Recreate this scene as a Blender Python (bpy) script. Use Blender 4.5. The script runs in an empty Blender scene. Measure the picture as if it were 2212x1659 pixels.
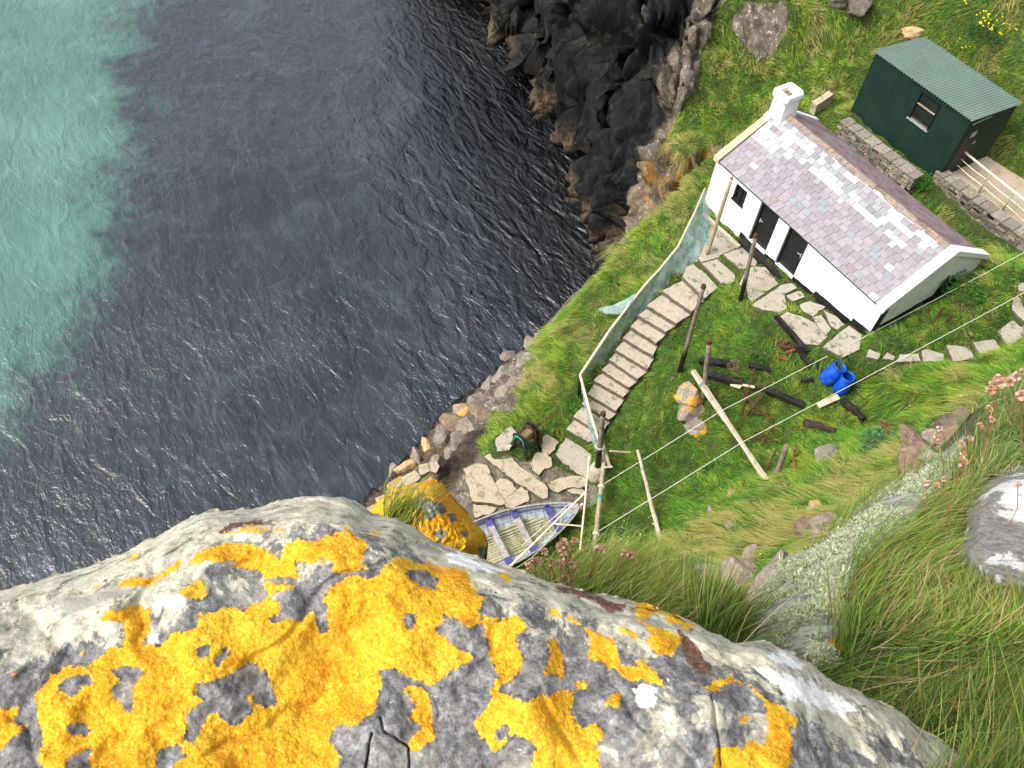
import bpy, bmesh, math, random
import numpy as np
from mathutils import Vector, Matrix, noise as mnoise
from mathutils.geometry import delaunay_2d_cdt
random.seed(7); RNG = np.random.default_rng(7)
SC = bpy.context.scene; COL = SC.collection
PI = math.pi

# ------------------------------------------------------------------ camera model
# image coordinates used in this script are those of a 2212 x 1659 picture
CX, CY, FL = 1106.0, 829.5, 1840.9
CAM = np.array([16.657, -20.682, 22.394])
RM = np.array([[0.5283125887588156, 0.8477304525122393, 0.04731689383668919],
               [0.703817428092635, -0.40609168539991103, -0.5828641102024795],
               [-0.47489665872906195, 0.3412369014811463, -0.8111908163900274]])
def ray(x, y): return RM.T @ np.array([(x-CX)/FL, (y-CY)/FL, 1.0])
def U(x, y, z):                       # point at height z seen at x, y
    d = ray(x, y); return CAM + d*((z-CAM[2])/d[2])
def UY(x, y, yp): d = ray(x, y); return CAM + d*((yp-CAM[1])/d[1])
def UX(x, y, xp): d = ray(x, y); return CAM + d*((xp-CAM[0])/d[0])
def UD(x, y, dist):
    d = ray(x, y); return CAM + d*(dist/np.linalg.norm(d))
def UPL(x, y, p0, n):                 # point on a plane
    d = ray(x, y); n = np.asarray(n); return CAM + d*(((np.asarray(p0)-CAM)@n)/(d@n))
def PR(W):
    c = (np.asarray(W, float)-CAM)@RM.T
    return CX+FL*c[..., 0]/c[..., 2], CY+FL*c[..., 1]/c[..., 2]
def z1(x, y): return ((2150+x/1.746)*.6777, (200+y/1.746)*.6777)
def z2(x, y): return ((1700+x/1.952)*.6777, (850+y/1.952)*.6777)
def z3(x, y): return ((1150+x/2.011)*.6777, (1250+y/2.011)*.6777)
def z4(x, y): return ((2200+x/2.0733)*.6777, (900+y/2.0733)*.6777)
def z5(x, y): return ((2650+x/2.765)*.6777, (200+y/2.765)*.6777)
def z6(x, y): return (.5055*x, 1016.5+.5055*y)
def z7(x, y): return (1084.3+.5098*x, 1016.5+.5098*y)
def zA(x, y): return ((2650+x/3.317)*.6777, (y/3.317)*.6777)
def zB(x, y): return ((1450+x/3.016)*.6777, (1300+y/3.016)*.6777)
def zC(x, y): return ((2150+x/2.766)*.6777, (950+y/2.766)*.6777)

# ------------------------------------------------------------------ noise (numpy)
_pm = np.random.default_rng(3).permutation(4096).astype(np.int64)
def _h(i, j, k, s=0): return _pm[(_pm[(_pm[(i+s*131) & 4095]+j) & 4095]+k) & 4095]/4095.0
def vnoise(p, s=0):                   # value noise -1..1
    p = np.asarray(p, float); f = np.floor(p).astype(np.int64); t = p-f; t = t*t*t*(t*(t*6-15)+10)
    i, j, k = f[..., 0], f[..., 1], f[..., 2]; a, b, c = t[..., 0], t[..., 1], t[..., 2]
    r = 0
    for di in (0, 1):
        for dj in (0, 1):
            for dk in (0, 1):
                r = r+_h(i+di, j+dj, k+dk, s)*(a if di else 1-a)*(b if dj else 1-b)*(c if dk else 1-c)
    return r*2-1
def fbm(p, o=4, s=0, g=.5, ridged=False):
    p = np.asarray(p, float); r = 0; a = 1; tot = 0
    for q in range(o):
        v = vnoise(p*(2.03**q)+17.3*q, s+q)
        if ridged: v = 1-2*np.abs(v)
        r = r+a*v; tot += a; a *= g
    return r/tot
def cells(p, s=0):                    # worley: F1, F2-F1, cell value
    p = np.asarray(p, float); f = np.floor(p).astype(np.int64)
    d1 = np.full(p.shape[:-1], 9.); d2 = d1.copy(); cv = np.zeros_like(d1)
    for a in (-1, 0, 1):
        for b in (-1, 0, 1):
            for c in (-1, 0, 1):
                i, j, k = f[..., 0]+a, f[..., 1]+b, f[..., 2]+c
                q = np.stack([i+_h(i, j, k, s), j+_h(i, j, k, s+5), k+_h(i, j, k, s+9)], -1)
                d = np.linalg.norm(p-q, axis=-1); v = _h(i, j, k, s+13)
                m = d < d1; d2 = np.where(m, d1, np.minimum(d2, d)); cv = np.where(m, v, cv); d1 = np.where(m, d, d1)
    return d1, d2-d1, cv
def facets(p, s=0):                   # each cell a randomly tilted plane: broken, angular rock
    p = np.asarray(p, float); f = np.floor(p).astype(np.int64); d1 = np.full(p.shape[:-1], 9.); d2 = d1.copy(); hv = np.zeros_like(d1)
    for a in (-1, 0, 1):
        for b in (-1, 0, 1):
            for c in (-1, 0, 1):
                i, j, k = f[..., 0]+a, f[..., 1]+b, f[..., 2]+c
                q = p-np.stack([i+_h(i, j, k, s), j+_h(i, j, k, s+5), k+_h(i, j, k, s+9)], -1); d = np.linalg.norm(q, axis=-1)
                v = q[..., 0]*(_h(i, j, k, s+21)-.5)*2.2+q[..., 1]*(_h(i, j, k, s+23)-.5)*2.2+q[..., 2]*(_h(i, j, k, s+25)-.5)*1.6+(_h(i, j, k, s+13)-.5)*.8
                m = d < d1; d2 = np.where(m, d1, np.minimum(d2, d)); hv = np.where(m, v, hv); d1 = np.where(m, d, d1)
    return hv, d2-d1
def inpoly(x, y, poly):
    x = np.asarray(x, float); y = np.asarray(y, float); r = np.zeros(x.shape, bool); n = len(poly)
    for i in range(n):
        x1, y1 = poly[i]; x2, y2 = poly[(i+1) % n]
        if y1 == y2: continue
        c = ((y1 > y) != (y2 > y)) & (x < (x2-x1)*(y-y1)/(y2-y1)+x1); r ^= c
    return r
def segdist(x, y, pts, closed=False):
    d = np.full(np.shape(x), 1e9); n = len(pts)
    for i in range(n if closed else n-1):
        ax, ay = pts[i]; bx, by = pts[(i+1) % n]; vx, vy = bx-ax, by-ay
        t = np.clip(((x-ax)*vx+(y-ay)*vy)/(vx*vx+vy*vy+1e-12), 0, 1)
        d = np.minimum(d, np.hypot(x-ax-t*vx, y-ay-t*vy))
    return d
def sdf(x, y, poly):
    d = segdist(x, y, poly, True); return np.where(inpoly(x, y, poly), d, -d)   # positive inside
def sstep(a, b, x): t = np.clip((x-a)/(b-a), 0, 1); return t*t*(3-2*t)

# ------------------------------------------------------------------ objects
def link(name, me, mat=None, parent=None, smooth=False):
    o = bpy.data.objects.new(name, me); COL.objects.link(o)
    if mat is not None:
        for m in (mat if isinstance(mat, (list, tuple)) else [mat]): me.materials.append(m)
    if smooth: me.shade_smooth()
    if parent is not None:
        o.parent = parent; o.matrix_parent_inverse = Matrix.Translation(-parent.location)
    return o
def tag(o, label, cat, group=None, kind=None):
    o['label'] = label; o['category'] = cat
    if group: o['group'] = group
    if kind: o['kind'] = kind
    return o
def struct(o, kind='structure', label=None, cat=None):
    o['kind'] = kind
    if label: o['label'] = label; o['category'] = cat
    return o
def thing(name, loc, label, cat, group=None):
    o = bpy.data.objects.new(name, None); COL.objects.link(o); o.location = Vector(loc); o.empty_display_size = .2
    return tag(o, label, cat, group)
def npmesh(name, V, F, attrs=None, cols=None):
    me = bpy.data.meshes.new(name); V = np.asarray(V, np.float32)
    F = [np.asarray(f, np.int32) for f in (F if isinstance(F, list) else [F])]
    me.vertices.add(len(V)); me.vertices.foreach_set('co', V.ravel())
    idx = np.concatenate([f.ravel() for f in F]); tot = np.concatenate([np.full(len(f), f.shape[1], np.int32) for f in F])
    st = np.concatenate([[0], np.cumsum(tot)[:-1]]).astype(np.int32)
    me.loops.add(len(idx)); me.loops.foreach_set('vertex_index', idx)
    me.polygons.add(len(tot)); me.polygons.foreach_set('loop_start', st); me.polygons.foreach_set('loop_total', tot)
    me.update(calc_edges=True)
    for k, a in (attrs or {}).items():
        at = me.attributes.new(k, 'FLOAT', 'POINT'); at.data.foreach_set('value', np.asarray(a, np.float32).ravel())
    for k, a in (cols or {}).items():
        a = np.asarray(a, np.float32); a = np.concatenate([a, np.ones((len(a), 1), np.float32)], 1)
        at = me.color_attributes.new(k, 'FLOAT_COLOR', 'POINT'); at.data.foreach_set('color', a.ravel())
    return me
def gridF(nx, ny):
    i = np.arange(nx*ny).reshape(ny, nx)
    return np.stack([i[:-1, :-1], i[:-1, 1:], i[1:, 1:], i[1:, :-1]], -1).reshape(-1, 4)
class MB:
    """collects simple shapes into ONE mesh"""
    def __init__(s): s.v = []; s.f = []; s.c = []; s.cc = (1, 1, 1)
    def add(s, vs, fs):
        b = len(s.v); s.v += [tuple(map(float, v)) for v in vs]; s.f += [tuple(i+b for i in f) for f in fs]; s.c += [s.cc]*len(vs); return s
    def hexa(s, P8): return s.add(P8, [(0, 3, 2, 1), (4, 5, 6, 7), (0, 1, 5, 4), (1, 2, 6, 5), (2, 3, 7, 6), (3, 0, 4, 7)])
    def box(s, x0, x1, y0, y1, za, zb): return s.hexa([(x0, y0, za), (x1, y0, za), (x1, y1, za), (x0, y1, za), (x0, y0, zb), (x1, y0, zb), (x1, y1, zb), (x0, y1, zb)])
    def bar(s, a, b, w, h, up=(0, 0, 1)):
        a = Vector(a); b = Vector(b); d = (b-a).normalized(); u = Vector(up); r = d.cross(u)
        if r.length < 1e-4: r = d.cross(Vector((1, 0, 0)))
        r.normalize(); u = r.cross(d).normalized(); r = r*w/2; u = u*h/2
        return s.hexa([a-r-u, a+r-u, b+r-u, b-r-u, a-r+u, a+r+u, b+r+u, b-r+u])
    def tube(s, pts, rad, n=8, cap=True):
        pts = [Vector(p) for p in pts]; k = len(pts); rad = rad if isinstance(rad, (list, tuple)) else [rad]*k
        prev = None; base = len(s.v); vs = []
        for i, p in enumerate(pts):
            d = (pts[min(i+1, k-1)]-pts[max(i-1, 0)]).normalized()
            if prev is None: r = d.orthogonal().normalized()
            else: r = (prev-d*prev.dot(d)); r = r.normalized() if r.length > 1e-6 else d.orthogonal().normalized()
            prev = r; q = d.cross(r)
            vs += [p+(r*math.cos(2*PI*j/n)+q*math.sin(2*PI*j/n))*rad[i] for j in range(n)]
        fs = [(i*n+j, i*n+(j+1) % n, (i+1)*n+(j+1) % n, (i+1)*n+j) for i in range(k-1) for j in range(n)]
        if cap: fs += [tuple(range(n-1, -1, -1)), tuple(range((k-1)*n, k*n))]
        return s.add(vs, fs)
    def prism(s, pts, za, zb):
        n = len(pts); vs = [(p[0], p[1], za) for p in pts]+[(p[0], p[1], zb) for p in pts]
        return s.add(vs, [tuple(range(n-1, -1, -1)), tuple(range(n, 2*n))]+[(i, (i+1) % n, n+(i+1) % n, n+i) for i in range(n)])
    def build(s, name, mat, parent=None, smooth=False, bevel=0, col=False, sub=0, jit=0, jscale=3):
        me = bpy.data.meshes.new(name); me.from_pydata(s.v, [], s.f)
        if col:
            at = me.color_attributes.new('col', 'FLOAT_COLOR', 'POINT')
            at.data.foreach_set('color', np.array([c+(1,) for c in s.c], np.float32).ravel())
        bm = bmesh.new(); bm.from_mesh(me); bmesh.ops.recalc_face_normals(bm, faces=bm.faces)
        if bevel: bmesh.ops.bevel(bm, geom=list(bm.edges)+list(bm.verts), offset=bevel, segments=2, affect='EDGES', profile=.6)
        if sub:
            bmesh.ops.subdivide_edges(bm, edges=list(bm.edges), cuts=sub, use_grid_fill=True)
        if jit:
            bm.normal_update()
            for v in bm.verts:
                n = mnoise.fractal(v.co*jscale, .8, 2.1, 3); v.co += v.normal*n*jit
        bm.to_mesh(me); bm.free()
        return link(name, me, mat, parent, smooth)

# ------------------------------------------------------------------ materials
def newmat(name):
    m = bpy.data.materials.new(name); m.use_nodes = True; nt = m.node_tree; nt.nodes.clear()
    out = nt.nodes.new('ShaderNodeOutputMaterial'); b = nt.nodes.new('ShaderNodeBsdfPrincipled'); nt.links.new(b.outputs[0], out.inputs[0])
    return m, nt, b, out
def N(nt, t, **kw):
    n = nt.nodes.new(t)
    for k, v in kw.items():
        if k in n.inputs: n.inputs[k].default_value = v
        else: setattr(n, k, v)
    return n
def L(nt, a, b): nt.links.new(a, b)
def coords(nt, scale=None, rot=None):
    t = N(nt, 'ShaderNodeTexCoord'); o = t.outputs['Object']
    if scale is not None or rot is not None:
        m = N(nt, 'ShaderNodeMapping'); L(nt, o, m.inputs[0])
        if scale is not None: m.inputs['Scale'].default_value = scale
        if rot is not None: m.inputs['Rotation'].default_value = rot
        o = m.outputs[0]
    return o
def noiseN(nt, co, scale, det=4, rough=.6, dist=0):
    n = N(nt, 'ShaderNodeTexNoise', Scale=scale, Detail=det, Roughness=rough, Distortion=dist); L(nt, co, n.inputs['Vector']); return n.outputs[0]
def ramp(nt, f, stops, interp='LINEAR'):
    r = N(nt, 'ShaderNodeValToRGB'); r.color_ramp.interpolation = interp; e = r.color_ramp.elements
    while len(e) < len(stops): e.new(.5)
    for x, (p, c) in zip(e, stops): x.position = p; x.color = tuple(c)+(1,) if len(c) == 3 else c
    L(nt, f, r.inputs[0]); return r.outputs[0]
def mixc(nt, f, a, b, mode='MIX'):
    m = N(nt, 'ShaderNodeMix', data_type='RGBA', blend_type=mode); 
    for ii, v in ((0, f), (6, a), (7, b)):
        s = m.inputs[ii]
        if hasattr(v, 'links'): L(nt, v, s)
        elif isinstance(v, (int, float)): s.default_value = v if ii == 0 else (v, v, v, 1)
        else: s.default_value = tuple(v)+(1,)
    return m.outputs[2]
def mathN(nt, op, a, b=0., clamp=False):
    m = N(nt, 'ShaderNodeMath', operation=op, use_clamp=clamp)
    for s, v in ((m.inputs[0], a), (m.inputs[1], b)):
        if hasattr(v, 'links'): L(nt, v, s)
        else: s.default_value = v
    return m.outputs[0]
def thr(nt, v, lo, hi):
    m = N(nt, 'ShaderNodeMapRange', interpolation_type='SMOOTHSTEP'); L(nt, v, m.inputs[0]); m.inputs[1].default_value = lo; m.inputs[2].default_value = hi; return m.outputs[0]
def attr(nt, name, out='Fac'):
    a = N(nt, 'ShaderNodeAttribute', attribute_name=name); return a.outputs[out]
def bump(nt, b, h, dist, strength=1.0, prev=None):
    n = N(nt, 'ShaderNodeBump', Distance=dist, Strength=strength); L(nt, h, n.inputs['Height'])
    if prev is not None: L(nt, prev, n.inputs['Normal'])
    L(nt, n.outputs[0], b.inputs['Normal']); return n.outputs[0]
def simple(name, stops, scale=6, rough=.85, bd=.004, bs=None, det=5, dist=0, spec=.3, stretch=None, metal=0):
    m, nt, b, o = newmat(name); co = coords(nt, stretch)
    f = noiseN(nt, co, scale, det, .65, dist); c = ramp(nt, f, stops)
    L(nt, c, b.inputs['Base Color']); b.inputs['Roughness'].default_value = rough; b.inputs['Specular IOR Level'].default_value = spec; b.inputs['Metallic'].default_value = metal
    bump(nt, b, noiseN(nt, co, bs or scale*4, 4, .7), bd); return m
M = {}
def mat_concrete(name, base, dark, moss=.0, orange=0.):
    m, nt, b, o = newmat(name); co = coords(nt)
    n1 = noiseN(nt, co, 1.3, 5, .7); n2 = noiseN(nt, co, 14, 5, .75)
    c = ramp(nt, n2, [(.28, dark), (.42, [x*.85 for x in base]), (.6, base), (.8, [min(1, x*1.25) for x in base])])
    c = mixc(nt, thr(nt, n1, .5, .75), c, [x*.6 for x in base]); 
    if moss: c = mixc(nt, mathN(nt, 'MULTIPLY', thr(nt, noiseN(nt, co, 3.1, 6, .7), .55, .62), moss), c, (.05, .075, .02))
    if orange: c = mixc(nt, mathN(nt, 'MULTIPLY', thr(nt, noiseN(nt, co, 2.3, 6, .75), .57, .66), orange), c, (.5, .25, .07))
    L(nt, c, b.inputs['Base Color']); b.inputs['Roughness'].default_value = .95; b.inputs['Specular IOR Level'].default_value = .15
    bump(nt, b, n2, .012); return m
M['concrete'] = mat_concrete('concrete', (.41, .35, .275), (.11, .09, .065), .6)
M['slab'] = mat_concrete('pale_slab', (.37, .33, .265), (.10, .088, .06), .7)
M['slab_edge'] = mat_concrete('slab_edge', (.15, .125, .09), (.05, .04, .025), .6)  # slab sides and risers darker: damp and moss plus shade put into the colour
M['slab_warm'] = mat_concrete('ochre_slab', (.41, .345, .25), (.12, .095, .06), .5, .5)
M['yard'] = mat_concrete('yard_concrete', (.40, .32, .235), (.16, .12, .08), .3)
M['white'] = simple('white_render', [(.25, (.60, .60, .57)), (.38, (.76, .76, .74)), (.5, (.83, .83, .82)), (.8, (.87, .87, .865))], 1.7, .9, .02, 16, det=8)
M['black'] = simple('black_paint', [(.3, (.006, .006, .006)), (.7, (.018, .017, .016))], 5, .6, .004, 25)
M['black_wood'] = simple('charred_wood', [(.3, (.004, .004, .004)), (.55, (.014, .012, .011)), (.72, (.06, .045, .035))], 4, .6, .03, 14, stretch=None)
M['burnt_brown'] = simple('charred_brown_wood', [(.3, (.01, .007, .005)), (.55, (.05, .03, .02)), (.8, (.13, .08, .05))], 5, .7, .03, 16)
M['rust'] = simple('rusty_iron', [(.3, (.02, .01, .006)), (.5, (.07, .028, .014)), (.75, (.18, .07, .03))], 12, .85, .01)
M['rust_red'] = simple('red_rusty_iron', [(.3, (.05, .02, .012)), (.5, (.2, .06, .03)), (.75, (.38, .15, .07))], 8, .85, .01)
M['iron_black'] = simple('black_iron', [(.3, (.006, .006, .006)), (.6, (.02, .016, .013)), (.8, (.08, .035, .02))], 9, .55, .008)
M['drift'] = simple('weathered_wood', [(.25, (.20, .165, .12)), (.5, (.40, .34, .25)), (.75, (.56, .48, .36))], 4, .85, .006, 30, stretch=None)
M['drift_pale'] = simple('pale_wood', [(.3, (.45, .36, .24)), (.6, (.70, .58, .40))], 4, .8, .004, 30)
M['post'] = simple('old_post_wood', [(.25, (.09, .07, .045)), (.5, (.20, .165, .12)), (.75, (.33, .28, .21))], 6, .85, .01, 30)
M['post_pale'] = simple('pale_post_wood', [(.25, (.20, .16, .10)), (.5, (.34, .28, .18)), (.75, (.46, .39, .27))], 6, .85, .008, 30)
M['tar'] = simple('tar', [(.3, (.004, .004, .004)), (.7, (.014, .012, .011))], 8, .5, .01, 25)
M['gloss_black'] = simple('black_gloss_door', [(.3, (.008, .008, .009)), (.7, (.016, .016, .018))], 3, .5, .003, 30)
M['metal'] = simple('steel', [(.3, (.4, .4, .4)), (.7, (.6, .6, .6))], 12, .4, .001, metal=.6)
M['rail'] = simple('flaking_rail_paint', [(.3, (.33, .28, .16)), (.5, (.62, .58, .44)), (.7, (.72, .70, .60))], 12, .7, .003)
M['wire'] = simple('pale_cable', [(.3, (.55, .55, .45)), (.7, (.72, .72, .62))], 12, .6, .001)
M['rope_teal'] = simple('teal_rope', [(.3, (.01, .22, .19)), (.7, (.03, .40, .34))], 30, .8, .003)
M['rope_blue'] = simple('faded_blue_rope', [(.3, (.12, .22, .24)), (.7, (.28, .42, .44))], 30, .8, .003)
M['rope_cream'] = simple('cream_rope', [(.3, (.45, .42, .32)), (.7, (.68, .64, .52))], 30, .8, .004)
M['rope_brown'] = simple('old_rope', [(.3, (.12, .09, .04)), (.7, (.33, .26, .13))], 40, .9, .006)
M['barrel'] = simple('blue_plastic', [(.3, (.0, .035, .30)), (.55, (.003, .075, .50)), (.75, (.03, .13, .56))], 5, .45, .002, 18, spec=.5)
M['glass'] = simple('dark_glass', [(.3, (.006, .008, .008)), (.7, (.02, .025, .02))], 3, .12, .002, 2, spec=.6)
M['chimney_in'] = simple('sooty_brick', [(.3, (.06, .045, .03)), (.7, (.28, .22, .15))], 8, .95, .01)
M['coping_tan'] = simple('tan_mortar', [(.3, (.40, .29, .17)), (.7, (.60, .46, .29))], 7, .9, .008)
M['purple'] = simple('purple_paint', [(.3, (.035, .032, .12)), (.6, (.075, .068, .24)), (.75, (.16, .15, .30))], 9, .6, .002)
def mat_ridge():
    m, nt, b, o = newmat('ridge_tile'); co = coords(nt)
    n = noiseN(nt, co, 5, 6, .7); c = ramp(nt, n, [(.3, (.11, .09, .08)), (.55, (.23, .185, .155)), (.75, (.33, .30, .27))])
    c = mixc(nt, thr(nt, noiseN(nt, co, 2.6, 7, .75), .57, .62), c, (.46, .20, .06)); L(nt, c, b.inputs['Base Color']); b.inputs['Roughness'].default_value = .9
    bump(nt, b, n, .01); return m
M['ridge'] = mat_ridge()
def mat_vcol(name, rough=.8, spec=.3, amt=.25, scale=20, bd=.003, trans=0, mot=None):
    m, nt, b, o = newmat(name); co = coords(nt); c = attr(nt, 'col', 'Color')
    n = noiseN(nt, co, scale, 4, .6); v = ramp(nt, n, [(.25, (1-amt,)*3), (.75, (1+amt,)*3)]); c = mixc(nt, 1.0, c, v, 'MULTIPLY')
    if mot: c = mixc(nt, thr(nt, noiseN(nt, co, mot[0], 6, .7), mot[1], mot[1]+.08), c, mot[2])
    L(nt, c, b.inputs['Base Color']); b.inputs['Roughness'].default_value = rough; b.inputs['Specular IOR Level'].default_value = spec
    if bd: bump(nt, b, n, bd)
    if trans:
        t = N(nt, 'ShaderNodeBsdfTranslucent'); L(nt, c, t.inputs[0]); mx = N(nt, 'ShaderNodeMixShader'); mx.inputs[0].default_value = trans
        L(nt, b.outputs[0], mx.inputs[1]); L(nt, t.outputs[0], mx.inputs[2]); L(nt, mx.outputs[0], o.inputs[0])
    return m
M['slate'] = mat_vcol('slate_roof', .55, .4, .20, 12, .004, mot=(5.5, .66, (.42, .43, .42)))
M['slate_back'] = simple('mossy_slate', [(.3, (.10, .07, .07)), (.5, (.20, .145, .15)), (.75, (.30, .23, .23))], 2.2, .85, .008, 14, det=8)
M['leaf'] = mat_vcol('grass_blades', .62, .25, .1, 3, 0, .42)
M['shed_wall'] = simple('dark_green_paint', [(.3, (.006, .022, .016)), (.7, (.010, .034, .024))], 1.2, .5, .001, 40, spec=.4)
M['shed_roof'] = simple('sage_green_sheet', [(.3, (.13, .185, .155)), (.7, (.165, .235, .195))], .8, .45, .001, 40, spec=.5)
def mat_stone(name, pal, sc=1., lich=None, white=None, bd=.03, streak=None, joints=None):
    m, nt, b, o = newmat(name); co = coords(nt)
    n = noiseN(nt, co, 2.2*sc, 8, .72, .6); n2 = noiseN(nt, co, 9*sc, 6, .75)
    c = ramp(nt, n, pal); c = mixc(nt, .35, c, ramp(nt, n2, [(.3, [x*.3 for x in pal[0][1]]), (.7, [x*1.2 for x in pal[-1][1]])]))
    if white: c = mixc(nt, thr(nt, noiseN(nt, co, 3*sc, 8, .8), white[0], white[0]+.05), c, white[1])
    if lich: c = mixc(nt, thr(nt, noiseN(nt, co, 1.4*sc, 8, .7), lich[0], lich[0]+.04), c, lich[1])
    L(nt, c, b.inputs['Base Color']); b.inputs['Roughness'].default_value = .92; b.inputs['Specular IOR Level'].default_value = .2
    h = mathN(nt, 'ADD', n, mathN(nt, 'MULTIPLY', n2, .4)); bump(nt, b, h, bd); return m
M['rock_grey'] = mat_stone('grey_rock', [(.3, (.05, .042, .035)), (.5, (.17, .145, .115)), (.7, (.34, .29, .235))])
M['rock_brown'] = mat_stone('brown_rock', [(.3, (.05, .03, .022)), (.5, (.16, .11, .08)), (.72, (.32, .24, .17))], 1.5)
M['rock_tan'] = mat_stone('tan_rock', [(.3, (.16, .09, .04)), (.5, (.42, .27, .13)), (.72, (.6, .43, .26))], 1.5)
M['rock_orange'] = mat_stone('lichen_spotted_rock', [(.3, (.06, .05, .04)), (.5, (.2, .17, .14)), (.72, (.4, .36, .3))], 1.4, (.50, (.55, .27, .04)))
M['rock_near'] = mat_stone('speckled_rock', [(.3, (.08, .06, .045)), (.5, (.22, .17, .13)), (.72, (.40, .34, .28))], 2.5, (.66, (.6, .25, .03)), (.6, (.5, .46, .38)))
M['rock_dark'] = mat_stone('dark_rock', [(.3, (.03, .026, .022)), (.5, (.09, .078, .065)), (.72, (.22, .19, .15))], 1.3, (.68, (.4, .25, .06)))
# ------------------------------------------------------------------ camera, light, sky
cam = bpy.data.cameras.new('camera'); cam.sensor_width = 36; cam.lens = 36*FL/2212; cam.clip_end = 2000; cam.clip_start = .02
co_ = bpy.data.objects.new('camera', cam); COL.objects.link(co_); SC.camera = co_
X, D, F_ = RM[0], RM[1], RM[2]
co_.matrix_world = Matrix(((X[0], -D[0], -F_[0], CAM[0]), (X[1], -D[1], -F_[1], CAM[1]), (X[2], -D[2], -F_[2], CAM[2]), (0, 0, 0, 1)))
SUN_AZ, SUN_EL = math.radians(-102), math.radians(52)      # high, veiled sun
sd = Vector((math.cos(SUN_EL)*math.cos(SUN_AZ), math.cos(SUN_EL)*math.sin(SUN_AZ), math.sin(SUN_EL)))
sun = bpy.data.lights.new('sun', 'SUN'); sun.energy = 1.5; sun.angle = math.radians(28); sun.color = (1, .965, .90)
so = bpy.data.objects.new('sun', sun); COL.objects.link(so); so.rotation_euler = sd.to_track_quat('Z', 'Y').to_euler(); so.location = (10, -10, 40)
w = bpy.data.worlds.new('World'); SC.world = w; w.use_nodes = True; nt = w.node_tree; nt.nodes.clear()
sk = N(nt, 'ShaderNodeTexSky', sky_type='NISHITA', sun_disc=False, sun_elevation=SUN_EL, sun_rotation=PI/2-SUN_AZ, air_density=1.0, dust_density=4.0, ozone_density=1.0)
hs = N(nt, 'ShaderNodeHueSaturation', Saturation=.35, Value=1.0); L(nt, sk.outputs[0], hs.inputs['Color'])
bg = N(nt, 'ShaderNodeBackground', Strength=.15); L(nt, hs.outputs[0], bg.inputs[0]); wo = N(nt, 'ShaderNodeOutputWorld'); L(nt, bg.outputs[0], wo.inputs[0])
SC.view_settings.view_transform = 'Standard'; SC.view_settings.look = 'None'; SC.view_settings.exposure = 1.12; SC.view_settings.gamma = 1
SC.render.engine = 'CYCLES'; cy = SC.cycles; cy.max_bounces = 5; cy.diffuse_bounces = 3; cy.glossy_bounces = 3; cy.transmission_bounces = 3; cy.transparent_max_bounces = 6
cy.use_denoising = True; cy.caustics_reflective = False; cy.caustics_refractive = False

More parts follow.
